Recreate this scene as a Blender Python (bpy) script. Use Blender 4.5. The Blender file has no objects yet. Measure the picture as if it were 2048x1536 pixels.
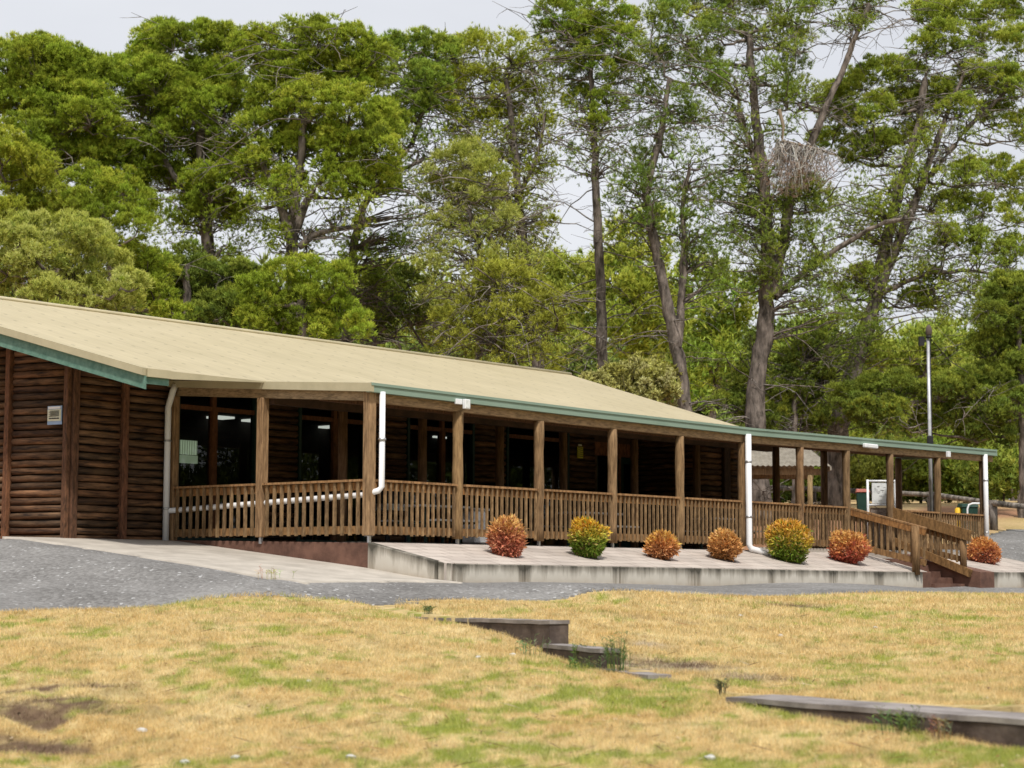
import bpy, math, random
import numpy as np
from math import sin, cos, pi, radians
from mathutils import Vector

# ------------------------------------------------------------------ camera, sky, sun, exposure
SC = bpy.context.scene
COL = SC.collection
FPX, TH, RO, PHI = 3867.1, 0.0989033, 0.00287, 0.6910948      # focal length (px of a 2048 px wide frame), pitch, roll, direction of the long front
cam_d = bpy.data.cameras.new('camera')
cam = bpy.data.objects.new('camera', cam_d)
COL.objects.link(cam)
cam_d.sensor_width = 36.0
cam_d.lens = FPX / 2048.0 * 36.0
cam_d.clip_start = 0.5
cam_d.clip_end = 3000
cam.location = (0, 0, 0)
cam.rotation_mode = 'XYZ'
cam.rotation_euler = (pi / 2 + TH, -RO, 0)
cam_d.dof.use_dof = True
cam_d.dof.focus_distance = 38.0
cam_d.dof.aperture_fstop = 2.0
SC.camera = cam

SUN_EL, SUN_AZ = radians(57), radians(170)     # azimuth clockwise from +Y (the view direction)
w = bpy.data.worlds.new('World')
SC.world = w
w.use_nodes = True
nt = w.node_tree
nt.nodes.clear()
wo = nt.nodes.new('ShaderNodeOutputWorld')
bg = nt.nodes.new('ShaderNodeBackground')
sky = nt.nodes.new('ShaderNodeTexSky')
sky.sky_type = 'NISHITA'
sky.sun_disc = False
sky.sun_elevation = SUN_EL
sky.sun_rotation = SUN_AZ
tc = nt.nodes.new('ShaderNodeTexCoord')
mp = nt.nodes.new('ShaderNodeMapping'); mp.inputs['Scale'].default_value = (1, 1, 2.6)
nz = nt.nodes.new('ShaderNodeTexNoise'); nz.inputs['Scale'].default_value = 3.0; nz.inputs['Detail'].default_value = 5
rp = nt.nodes.new('ShaderNodeValToRGB')
rp.color_ramp.elements[0].position = 0.30; rp.color_ramp.elements[0].color = (7.1, 7.25, 7.7, 1)
rp.color_ramp.elements[1].position = 0.70; rp.color_ramp.elements[1].color = (8.5, 8.6, 8.9, 1)
mx = nt.nodes.new('ShaderNodeMix'); mx.data_type = 'RGBA'; mx.inputs[0].default_value = 0.9
bg.inputs['Strength'].default_value = 0.10
nt.links.new(tc.outputs['Generated'], mp.inputs[0]); nt.links.new(mp.outputs[0], nz.inputs['Vector'])
nt.links.new(nz.outputs['Fac'], rp.inputs[0]); nt.links.new(sky.outputs[0], mx.inputs[6])
nt.links.new(rp.outputs[0], mx.inputs[7]); nt.links.new(mx.outputs[2], bg.inputs['Color'])
nt.links.new(bg.outputs[0], wo.inputs[0])

sl = bpy.data.lights.new('sun', 'SUN')
sl.energy = 3.4
sl.angle = radians(5)
sl.color = (1.0, 0.95, 0.87)
so = bpy.data.objects.new('sun', sl)
COL.objects.link(so)
sdir = Vector((sin(SUN_AZ) * cos(SUN_EL), cos(SUN_AZ) * cos(SUN_EL), sin(SUN_EL)))
so.rotation_euler = sdir.to_track_quat('Z', 'Y').to_euler()
SC.view_settings.view_transform = 'Standard'
SC.view_settings.look = 'None'
SC.view_settings.exposure = 0.10
SC.view_settings.gamma = 1.0
try:
    SC.cycles.max_bounces = 6; SC.cycles.transparent_max_bounces = 8; SC.cycles.caustics_reflective = False
except Exception:
    pass

# ------------------------------------------------------------------ geometry of the place
OX, OY = -2.535, 34.3                     # front left corner post of the verandah
DV = (sin(PHI), cos(PHI)); NV = (-cos(PHI), sin(PHI))   # s axis along the front, d axis into the building
ROT = math.atan2(DV[1], DV[0])

def ray(px, py):
    a, b = px - 1024, py - 768
    x = a * cos(RO) + b * sin(RO); y = -a * sin(RO) + b * cos(RO)
    v = -y / FPX
    return np.array([x / FPX, cos(TH) - v * sin(TH), sin(TH) + v * cos(TH)])
def atY(px, py, Y):
    r = ray(px, py); return r * (Y / r[1])
def L2W(s, d, z=0.0): return np.array([OX + DV[0] * s + NV[0] * d, OY + DV[1] * s + NV[1] * d, z])
def W2L(X, Y): return (X - OX) * DV[0] + (Y - OY) * DV[1], (X - OX) * NV[0] + (Y - OY) * NV[1]
def at_d(px, py, d):
    r = ray(px, py); t = ((OX * NV[0] + OY * NV[1]) + d) / (r[0] * NV[0] + r[1] * NV[1]); P = r * t
    return W2L(P[0], P[1])[0], P[2]
def at_s(px, py, s):
    r = ray(px, py); t = ((OX * DV[0] + OY * DV[1]) + s) / (r[0] * DV[0] + r[1] * DV[1]); P = r * t
    return W2L(P[0], P[1])[1], P[2]

class TPS:
    def __init__(self, pts):
        P = np.array(pts, float); self.c = P[:, :2]; n = len(P)
        K = self.k(self.c, self.c) + np.eye(n) * 0.02
        A = np.zeros((n + 3, n + 3)); A[:n, :n] = K; A[:n, n] = 1; A[:n, n + 1:] = self.c; A[n, :n] = 1; A[n + 1:, :n] = self.c.T
        b = np.zeros(n + 3); b[:n] = P[:, 2]
        self.w = np.linalg.solve(A, b); self.n = n
    def k(self, a, b):
        return np.sqrt(((a[:, None, :] - b[None, :, :]) ** 2).sum(-1) + 0.3)      # linear kernel: creases instead of overshoot
    def __call__(self, X, Y):
        X = np.asarray(X, float); sh = X.shape
        q = np.stack([X.ravel(), np.asarray(Y, float).ravel()], 1); out = np.zeros(len(q))
        for i in range(0, len(q), 50000):
            p = q[i:i + 50000]
            out[i:i + 50000] = self.k(p, self.c) @ self.w[:self.n] + self.w[self.n] + p @ self.w[self.n + 1:]
        return out.reshape(sh)

front_pts = [atY(*t) for t in [(0, 1536, 16.5), (512, 1536, 16.5), (1024, 1536, 16.3), (1600, 1536, 15.7), (2048, 1536, 15), (0, 1360, 20.5), (0, 1270, 24), (0, 1220, 27), (450, 1200, 28.4),
             (450, 1240, 25), (450, 1340, 20.5), (760, 1222, 28), (860, 1243, 26.2), (980, 1262, 25), (1110, 1304, 23.5), (1212, 1341, 22), (1303, 1362, 20.7), (1450, 1397, 19.2), (1560, 1415, 18.4),
             (1800, 1462, 17), (2048, 1504, 15.9), (2350, 1540, 14.8), (-600, 1235, 26), (-600, 1540, 16.4), (-1200, 1240, 25)]]
front_pts += [np.array(p, float) for p in [(0, 5, -1.75), (-9, 5, -1.7), (9, 5, -1.6), (10, 12, -1.6), (-14, 12, -1.6), (0, -12, -2.0), (-20, -12, -2), (20, -12, -1.9)]]
HF = TPS(front_pts)
back_pts = [atY(*t) for t in [(720, 1213, 28.7), (780, 1199, 29.7), (690, 1200, 29.5), (860, 1233, 26.4), (1000, 1248, 24.8), (1112, 1284, 23.7), (1212, 1326, 22.2), (1303, 1358, 20.9), (1450, 1389, 19.3), (1750, 1400, 18.3), (2048, 1412, 17.4), (2400, 1420, 16),
            (860, 1199, 29.8), (1120, 1197, 30.8), (1500, 1193, 34.2), (2048, 1189, 40.6), (1120, 1216, 27.5), (1500, 1290, 25), (1500, 1230, 29.5), (2048, 1290, 24), (2048, 1225, 31), (2600, 1184, 44), (2600, 1300, 24),
            (0, 1219, 27), (450, 1198, 28.7), (0, 1166, 31), (-600, 1230, 26), (-600, 1166, 30), (300, 1166, 31),
            (2048, 1134, 54), (2048, 1088, 58.5), (2048, 1060, 62), (2048, 1026, 68), (1700, 1018, 72), (2048, 1006, 76), (2500, 1030, 64), (2700, 1150, 50)]]
def LL(s, d, z): return L2W(s, d, z)
back_pts += [LL(0.4, -2.0, -.15), LL(8, -2.0, -.22), LL(17, -2.0, -.285), LL(23, -2.4, -.30), LL(28, -2.4, -.25), LL(0, -4.5, -.2), LL(8, -4.6, -.25),
             LL(-1.5, -1.8, -.07), LL(-1.5, 0, .12), LL(-1.5, 2.6, .38), LL(-1.5, 5.2, .64), LL(-4.5, -1.8, -.10), LL(-4.5, 0, .10), LL(-4.5, 2.6, .36), LL(-4.5, 5.2, .64),
             LL(-9, 0, .1), LL(-9, 5.2, .62), LL(-9, -2, -.1), LL(-2, 8, .66), LL(-6, 12, .8), LL(-20, 8, .7), LL(3, 6, .4), LL(10, 3, .3), LL(10, 8, .5), LL(18, 3, .5), LL(24, 3, .6), LL(18, 9, 1.0),
             LL(3, 16, 1.4), LL(10, 20, 1.8), LL(27, 0, .4)]
back_pts += [np.array(p, float) for p in [(0, 75, 2.5), (-20, 60, 2.0), (-25, 80, 2.6), (15, 85, 3.2), (0, 110, 4.2), (-60, 110, 4.2), (60, 110, 4.2), (40, 70, 2.6), (-50, 40, .8), (60, 40, .2), (-40, 20, -1.2), (40, 20, -1.2)]]
HB = TPS(back_pts)
WALL = [(-40.0, 31.0), (-9.0, 30.6)] + [tuple(atY(p, 1200, Y)[:2]) for p, Y in [(450, 29.9), (640, 29.6), (760, 28.2), (860, 26.3), (1110, 23.7), (1212, 22.1), (1303, 20.8), (1450, 19.3), (2048, 16.9)]] + [(7.0, 14.2), (30.0, -6.0)]
WA = np.array(WALL)
def side(X, Y):
    """signed distance to the line of low walls, positive on the building's side"""
    X = np.asarray(X, float); Y = np.asarray(Y, float)
    best = np.full(X.shape, 1e9); sg = np.ones(X.shape)
    for a, b in zip(WA[:-1], WA[1:]):
        e = b - a; L = (e ** 2).sum()
        t = np.clip(((X - a[0]) * e[0] + (Y - a[1]) * e[1]) / L, 0, 1)
        dx = X - a[0] - t * e[0]; dy = Y - a[1] - t * e[1]; dist = np.hypot(dx, dy)
        c = e[0] * (Y - a[1]) - e[1] * (X - a[0])
        m = dist < best
        best = np.where(m, dist, best); sg = np.where(m, np.sign(c), sg)
    return best * sg
def vnoise(X, Y, seed=0, oct=4, sc=1.0):
    X = np.asarray(X, float) * sc; Y = np.asarray(Y, float) * sc; out = 0; amp = 1; tot = 0
    for o in range(oct):
        xi = np.floor(X).astype(np.int64); yi = np.floor(Y).astype(np.int64); fx = X - xi; fy = Y - yi
        fx = fx * fx * (3 - 2 * fx); fy = fy * fy * (3 - 2 * fy)
        def h(a, b):
            v = (a * 374761393 + b * 668265263 + (seed + o) * 974711) & 0x7fffffff
            v = ((v ^ (v >> 13)) * 1274126177) & 0x7fffffff
            return ((v ^ (v >> 16)) & 0xffff) / 65535.0
        n = (h(xi, yi) * (1 - fx) + h(xi + 1, yi) * fx) * (1 - fy) + (h(xi, yi + 1) * (1 - fx) + h(xi + 1, yi + 1) * fx) * fy
        out = out + n * amp; tot += amp; amp *= .55; X = X * 2.03; Y = Y * 2.03
    return out / tot
def hfront(X, Y):
    z = HF(X, Y) + (vnoise(X, Y, 3, 3, 1.3) - .5) * .09
    t = np.clip((np.interp(X, EX, EY) - Y) / 2.0, 0, 1); t = np.where(np.asarray(X) < -1.2, t, 1); t2 = t * t * (3 - 2 * t)
    P_ = atY(80, 1410, 18.6); rough = np.exp(-(((X - P_[0]) / 1.9) ** 2 + ((Y - P_[1]) / 1.6) ** 2))
    z = z - rough * np.clip(vnoise(X, Y, 43, 3, 1.6) - .42, 0, 1) * .55
    return z * t2 + (HBR(X, Y) + .05) * (1 - t2)
RAMP = ([-9, -4.5, -2.2, -1.2, 0, 5.3, 6.5, 9], [-1.0, -.33, -.155, -.07, .09, .63, .66, .68])
def HBR(X, Y):
    X = np.asarray(X, float); Y = np.asarray(Y, float); b = HB(X, Y); s, d = W2L(X, Y)
    d0 = d; d = d - np.clip(2.4 * (-4.6 - s), 0, 5.2)
    z = (np.interp(d - .25, *RAMP) + np.interp(d + .25, *RAMP) + np.interp(d, *RAMP)) / 3
    w_ = np.clip((.9 - s) / .6, 0, 1) * np.clip((s + 16) / 4, 0, 1) * np.clip((d0 + 3.0) / 1.6, 0, 1) * np.clip((9 - d0) / 2, 0, 1)
    return b * (1 - w_) + z * w_
def hback(X, Y):
    b = HBR(X, Y); s, d = W2L(np.asarray(X, float), np.asarray(Y, float))
    lawn = np.clip((-5.0 - d) / 2, 0, 1)
    return b + (vnoise(X, Y, 5, 3, 1.1) - .5) * np.where(Y > 27, .04, .10) * lawn
def gz(X, Y): return float(np.where(side(np.array([X]), np.array([Y])) > 0, hback(np.array([X]), np.array([Y])), hfront(np.array([X]), np.array([Y])))[0])

edge_pts = [atY(*t) for t in [(-900, 1222, 26), (0, 1219, 27), (250, 1203, 28), (450, 1198, 28.6), (700, 1199, 29.3), (860, 1198, 29.7), (1120, 1196, 30.6), (1500, 1193, 34.0), (2048, 1188, 40.4), (2700, 1184, 47)]]
EX = np.array([p[0] for p in edge_pts]); EY = np.array([p[1] for p in edge_pts])

# ------------------------------------------------------------------ object helpers
def tag(o, label=None, cat=None, group=None, kind=None):
    if label: o['label'] = label
    if cat: o['category'] = cat
    if group: o['group'] = group
    if kind: o['kind'] = kind
    return o
def empty(name, loc=(0, 0, 0), rz=0, label=None, cat=None, group=None):
    o = bpy.data.objects.new(name, None); COL.objects.link(o); o.location = loc; o.rotation_euler = (0, 0, rz); o.empty_display_size = .3
    return tag(o, label, cat, group)
def copy_tree(o, parent=None):
    c = o.copy(); COL.objects.link(c); c.parent = parent
    for ch in [x for x in bpy.data.objects if x.parent == o]:
        copy_tree(ch, c)
    return c

class MB:
    def __init__(self): self.v = []; self.f = []; self.c = []; self.n = 0; self.sm = []
    def add(self, V, F, c=(.5, .5, .5), smooth=False):
        V = [tuple(map(float, p)) for p in V]; self.v += V
        self.f += [tuple(i + self.n for i in f) for f in F]; self.sm += [smooth] * len(F)
        self.c += [tuple(c)] * len(V); self.n += len(V); return self
    def box(self, x0, x1, y0, y1, z0, z1, c=(.5, .5, .5)):
        V = [(x0, y0, z0), (x1, y0, z0), (x1, y1, z0), (x0, y1, z0), (x0, y0, z1), (x1, y0, z1), (x1, y1, z1), (x0, y1, z1)]
        return self.add(V, [(0, 3, 2, 1), (4, 5, 6, 7), (0, 1, 5, 4), (1, 2, 6, 5), (2, 3, 7, 6), (3, 0, 4, 7)], c)
    def hexa(self, V, c=(.5, .5, .5)):
        """eight corners: bottom four then top four, anticlockwise from above"""
        return self.add(V, [(0, 3, 2, 1), (4, 5, 6, 7), (0, 1, 5, 4), (1, 2, 6, 5), (2, 3, 7, 6), (3, 0, 4, 7)], c)
    def beam(self, a, b, wd, ht, c=(.5, .5, .5)):
        """board from a to b, wd across (horizontal), ht tall, centred"""
        a = Vector(a); b = Vector(b); d = (b - a).normalized(); up = Vector((0, 0, 1))
        if abs(d.z) > .99: up = Vector((0, 1, 0))
        r = d.cross(up).normalized(); u = r.cross(d).normalized(); r = r * wd / 2; u = u * ht / 2
        V = [a - r - u, a + r - u, b + r - u, b - r - u, a - r + u, a + r + u, b + r + u, b - r + u]
        return self.hexa(V, c)
    def tube(self, pts, rad, n=8, c=(.5, .5, .5), cap=True, jit=0, smooth=True, rng=random):
        pts = [Vector(p) for p in pts]; m = len(pts)
        if not hasattr(rad, '__len__'): rad = [rad] * m
        V = []; ref = None
        for i, p in enumerate(pts):
            t = (pts[min(i + 1, m - 1)] - pts[max(i - 1, 0)]).normalized()
            if ref is None: ref = Vector((1, 0, 0)) if abs(t.x) < .8 else Vector((0, 1, 0))
            a = (ref - t * ref.dot(t)).normalized(); ref = a; b = t.cross(a)
            for k in range(n):
                an = 2 * pi * k / n; r = rad[i] * (1 + (rng.uniform(-jit, jit) if jit else 0))
                V.append(p + a * cos(an) * r + b * sin(an) * r)
        F = [(i * n + k, i * n + (k + 1) % n, (i + 1) * n + (k + 1) % n, (i + 1) * n + k) for i in range(m - 1) for k in range(n)]
        if cap: F += [tuple(range(n - 1, -1, -1)), tuple((m - 1) * n + k for k in range(n))]
        return self.add(V, F, c, smooth)
    def build(self, name, mat, parent=None, bevel=0):
        me = bpy.data.meshes.new(name); me.from_pydata(self.v, [], self.f)
        at = me.color_attributes.new('Col', 'FLOAT_COLOR', 'POINT')
        at.data.foreach_set('color', np.array([(*c, 1) for c in self.c], np.float32).ravel())
        me.polygons.foreach_set('use_smooth', self.sm)
        me.materials.append(mat); me.update()
        o = bpy.data.objects.new(name, me); COL.objects.link(o)
        if parent: o.parent = parent
        if bevel:
            b = o.modifiers.new('bevel', 'BEVEL'); b.width = bevel; b.segments = 1; b.limit_method = 'ANGLE'
        return o

def tri_mesh(name, V, Fi, C, mat, parent=None):
    """numpy mesh: V (n,3), Fi (m,3) triangle indices, C (n,3) colours"""
    me = bpy.data.meshes.new(name)
    me.vertices.add(len(V)); me.vertices.foreach_set('co', np.asarray(V, np.float32).ravel())
    k = Fi.shape[1]
    me.loops.add(Fi.size); me.loops.foreach_set('vertex_index', Fi.astype(np.int32).ravel())
    me.polygons.add(len(Fi)); me.polygons.foreach_set('loop_start', np.arange(0, Fi.size, k, dtype=np.int32))
    me.polygons.foreach_set('loop_total', np.full(len(Fi), k, np.int32))
    me.update(calc_edges=True)
    at = me.color_attributes.new('Col', 'FLOAT_COLOR', 'POINT')
    at.data.foreach_set('color', np.concatenate([C, np.ones((len(C), 1))], 1).astype(np.float32).ravel())
    me.materials.append(mat)
    o = bpy.data.objects.new(name, me); COL.objects.link(o)
    if parent: o.parent = parent
    return o

# ------------------------------------------------------------------ materials
def new_mat(name):
    m = bpy.data.materials.new(name); m.use_nodes = True; n = m.node_tree.nodes; l = m.node_tree.links
    b = n['Principled BSDF']; b.inputs['Specular IOR Level'].default_value = .3
    return m, n, l, b
def noise_mat(name, c1, c2, scale=5, rough=.8, stretch=(1, 1, 1), bump=.2, bscale=None, detail=6, attr=False, lo=.35, hi=.65, metallic=0, spec=.3, bdist=.02, coord='Object'):
    m, n, l, b = new_mat(name)
    t = n.new('ShaderNodeTexCoord'); mp = n.new('ShaderNodeMapping'); mp.inputs['Scale'].default_value = stretch
    nz = n.new('ShaderNodeTexNoise'); nz.inputs['Scale'].default_value = scale; nz.inputs['Detail'].default_value = detail; nz.inputs['Roughness'].default_value = .65
    r = n.new('ShaderNodeValToRGB'); r.color_ramp.elements[0].position = lo; r.color_ramp.elements[1].position = hi
    r.color_ramp.elements[0].color = (*c1, 1); r.color_ramp.elements[1].color = (*c2, 1)
    l.new(t.outputs[coord], mp.inputs[0]); l.new(mp.outputs[0], nz.inputs['Vector']); l.new(nz.outputs['Fac'], r.inputs[0])
    out = r.outputs[0]
    if attr:
        a = n.new('ShaderNodeVertexColor'); a.layer_name = 'Col'
        x = n.new('ShaderNodeMix'); x.data_type = 'RGBA'; x.blend_type = 'MULTIPLY'; x.inputs[0].default_value = 1
        s = n.new('ShaderNodeVectorMath'); s.operation = 'SCALE'; s.inputs['Scale'].default_value = 2
        l.new(a.outputs[0], s.inputs[0]); l.new(out, x.inputs[6]); l.new(s.outputs[0], x.inputs[7]); out = x.outputs[2]
    l.new(out, b.inputs['Base Color'])
    b.inputs['Roughness'].default_value = rough; b.inputs['Metallic'].default_value = metallic; b.inputs['Specular IOR Level'].default_value = spec
    if bump:
        n2 = n.new('ShaderNodeTexNoise'); n2.inputs['Scale'].default_value = bscale or scale * 3; n2.inputs['Detail'].default_value = 5
        bp = n.new('ShaderNodeBump'); bp.inputs['Strength'].default_value = bump; bp.inputs['Distance'].default_value = bdist
        l.new(mp.outputs[0], n2.inputs['Vector']); l.new(n2.outputs['Fac'], bp.inputs['Height']); l.new(bp.outputs[0], b.inputs['Normal'])
    return m
def attr_mat(name, rough=.9, trans=0.0, spec=.1):
    m, n, l, b = new_mat(name)
    a = n.new('ShaderNodeVertexColor'); a.layer_name = 'Col'
    l.new(a.outputs[0], b.inputs['Base Color']); b.inputs['Roughness'].default_value = rough; b.inputs['Specular IOR Level'].default_value = spec
    if trans:
        tr = n.new('ShaderNodeBsdfTranslucent'); mxs = n.new('ShaderNodeMixShader'); mxs.inputs[0].default_value = trans
        l.new(a.outputs[0], tr.inputs[0]); l.new(b.outputs[0], mxs.inputs[1]); l.new(tr.outputs[0], mxs.inputs[2])
        l.new(mxs.outputs[0], n['Material Output'].inputs[0])
    return m
def math_node(n, l, op, a, b=None, clamp=False):
    k = n.new('ShaderNodeMath'); k.operation = op; k.use_clamp = clamp
    for i, v in enumerate((a, b)):
        if v is None: continue
        if isinstance(v, (int, float)): k.inputs[i].default_value = v
        else: l.new(v, k.inputs[i])
    return k.outputs[0]

m_log_end = noise_mat('stained_logs', (.022, .012, .008), (.25, .135, .068), 2.6, .75, (.8, .8, 7), .6, 14, attr=True, lo=.34, hi=.68, bdist=.02)
m_post = noise_mat('treated_pine_log', (.12, .075, .042), (.31, .205, .12), 4, .85, (6, 6, .8), .5, 22, attr=True)
m_beam = noise_mat('weathered_beam', (.14, .10, .06), (.34, .245, .15), 5, .85, (1.2, 1.2, 6), .4, 18, attr=True)
m_redbeam = noise_mat('red_brown_timber', (.05, .032, .02), (.17, .102, .062), 5, .8, (4, 4, 1.2), .4, 18, attr=True)
m_rail = noise_mat('railing_timber', (.12, .075, .04), (.33, .22, .12), 6, .85, (3, 3, 1), .3, 20, attr=True)
m_green = noise_mat('green_fascia', (.085, .18, .14), (.16, .28, .22), 3, .6, (3, 3, 3), .15, 12)
m_gutter = noise_mat('green_gutter', (.215, .30, .24), (.255, .345, .28), .6, .42, bump=0)
m_beige = noise_mat('beige_trim', (.42, .37, .24), (.50, .44, .29), 2, .5, bump=0)
m_white = noise_mat('white_pipe', (.78, .79, .82), (.86, .86, .87), 2, .35, bump=0)
m_frame = noise_mat('window_timber', (.10, .035, .014), (.20, .08, .03), 6, .6, (3, 3, 1), .2, 15)
m_dgreen = noise_mat('dark_green_paint', (.012, .035, .03), (.02, .05, .042), 4, .45, bump=0)
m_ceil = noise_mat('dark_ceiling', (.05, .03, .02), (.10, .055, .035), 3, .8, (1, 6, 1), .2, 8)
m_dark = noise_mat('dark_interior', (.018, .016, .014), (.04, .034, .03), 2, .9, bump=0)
m_floor = noise_mat('verandah_floor', (.10, .085, .075), (.17, .145, .125), 4, .85, bump=.1)
m_conc = noise_mat('pale_concrete', (.37, .335, .29), (.52, .475, .415), 1.6, .9, (1, 1, 1), .3, 30, bdist=.008)
m_brown = noise_mat('brown_render', (.10, .052, .038), (.20, .105, .075), 2.5, .85, (1, 1, 1.2), .35, 20, bdist=.01)
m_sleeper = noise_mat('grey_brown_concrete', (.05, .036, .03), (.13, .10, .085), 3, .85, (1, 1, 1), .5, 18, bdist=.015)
m_coping = noise_mat('worn_grey_coping', (.16, .14, .13), (.33, .30, .285), 2.2, .85, (1, 1, 1), .4, 18, bdist=.01)
m_bark = noise_mat('pine_bark', (.036, .032, .028), (.165, .145, .13), 5, .95, (1, 1, .3), 1.0, 9, attr=True, bdist=.06, lo=.38, hi=.62)
m_leaf = attr_mat('foliage', .7, .27, .15)
m_grass = attr_mat('grass_blades', .9, .25, .05)
m_steel = noise_mat('galvanised_steel', (.45, .46, .48), (.62, .63, .65), 8, .35, metallic=.7, bump=0)
m_pole = noise_mat('dull_grey_pole', (.36, .37, .39), (.50, .51, .53), 8, .4, metallic=.3, bump=0)
m_black = noise_mat('black_plastic', (.012, .012, .014), (.03, .03, .034), 6, .5, bump=0)
m_iron = noise_mat('corrugated_iron', (.21, .185, .15), (.33, .30, .25), 5, .6, bump=.1)
m_bin = noise_mat('bin_green', (.012, .04, .03), (.02, .06, .042), 3, .5, bump=0)
m_red = noise_mat('red_plastic', (.40, .12, .09), (.48, .16, .12), 3, .5, bump=0)
m_yellow = noise_mat('yellow_plastic', (.72, .42, .02), (.80, .50, .03), 3, .5, bump=0)
m_board = noise_mat('notice_paper', (.52, .54, .54), (.78, .80, .80), 6, .5, (1, 1, 1), 0, lo=.30, hi=.50)
m_stone = noise_mat('pale_stone', (.38, .37, .35), (.6, .59, .56), 12, .9, bump=.3)
m_blue = noise_mat('pale_blue_sign', (.30, .42, .62), (.36, .48, .68), 3, .5, bump=0)
m_signw = noise_mat('cream_sign', (.68, .68, .50), (.76, .76, .60), 3, .5, bump=0)
m_signy = noise_mat('yellow_sign', (.70, .60, .04), (.80, .70, .06), 3, .5, bump=0)

# galvanised roof sheets: tan paint, ribs down the slope, rows of screws
def roof_mat():
    m, n, l, b = new_mat('tan_roof_sheets')
    t = n.new('ShaderNodeTexCoord'); sp = n.new('ShaderNodeSeparateXYZ'); l.new(t.outputs['Object'], sp.inputs[0])
    nz = n.new('ShaderNodeTexNoise'); nz.inputs['Scale'].default_value = .5; nz.inputs['Detail'].default_value = 8; nz.inputs['Roughness'].default_value = .7
    l.new(t.outputs['Object'], nz.inputs['Vector'])
    r = n.new('ShaderNodeValToRGB'); r.color_ramp.elements[0].position = .3; r.color_ramp.elements[1].position = .7
    r.color_ramp.elements[0].color = (.43, .37, .235, 1); r.color_ramp.elements[1].color = (.51, .44, .29, 1); l.new(nz.outputs['Fac'], r.inputs[0])
    row = math_node(n, l, 'FLOOR', math_node(n, l, 'DIVIDE', sp.outputs[1], .85))
    xs = math_node(n, l, 'ADD', sp.outputs[0], math_node(n, l, 'MULTIPLY', row, .19))
    fx = math_node(n, l, 'MULTIPLY', math_node(n, l, 'SUBTRACT', math_node(n, l, 'FRACT', math_node(n, l, 'DIVIDE', xs, .57)), .5), .57)
    fy = math_node(n, l, 'MULTIPLY', math_node(n, l, 'SUBTRACT', math_node(n, l, 'FRACT', math_node(n, l, 'DIVIDE', sp.outputs[1], .85)), .5), .85)
    dd = math_node(n, l, 'ADD', math_node(n, l, 'MULTIPLY', fx, fx), math_node(n, l, 'MULTIPLY', math_node(n, l, 'MULTIPLY', fy, fy), .4))
    dot = math_node(n, l, 'LESS_THAN', dd, .0012)
    lap = math_node(n, l, 'LESS_THAN', math_node(n, l, 'FRACT', math_node(n, l, 'DIVIDE', sp.outputs[0], .76)), .03)
    mp2 = n.new('ShaderNodeMapping'); mp2.inputs['Scale'].default_value = (3.5, .22, 1); nz2 = n.new('ShaderNodeTexNoise'); nz2.inputs['Scale'].default_value = 2; nz2.inputs['Detail'].default_value = 5
    l.new(t.outputs['Object'], mp2.inputs[0]); l.new(mp2.outputs[0], nz2.inputs['Vector'])
    fac = math_node(n, l, 'SUBTRACT', math_node(n, l, 'ADD', .82, math_node(n, l, 'MULTIPLY', nz2.outputs['Fac'], .34)), math_node(n, l, 'MULTIPLY', lap, .12))
    sv = n.new('ShaderNodeVectorMath'); sv.operation = 'SCALE'; l.new(r.outputs[0], sv.inputs[0]); l.new(fac, sv.inputs['Scale']); r = sv
    x = n.new('ShaderNodeMix'); x.data_type = 'RGBA'; x.inputs[7].default_value = (.20, .17, .11, 1)
    l.new(math_node(n, l, 'MULTIPLY', dot, .75), x.inputs[0]); l.new(r.outputs[0], x.inputs[6]); l.new(x.outputs[2], b.inputs['Base Color'])
    wv = math_node(n, l, 'SINE', math_node(n, l, 'MULTIPLY', sp.outputs[0], 2 * pi / .19))
    bp = n.new('ShaderNodeBump'); bp.inputs['Strength'].default_value = .12; bp.inputs['Distance'].default_value = .01; l.new(wv, bp.inputs['Height']); l.new(bp.outputs[0], b.inputs['Normal'])
    b.inputs['Roughness'].default_value = .55
    return m
m_roof = roof_mat()

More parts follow.
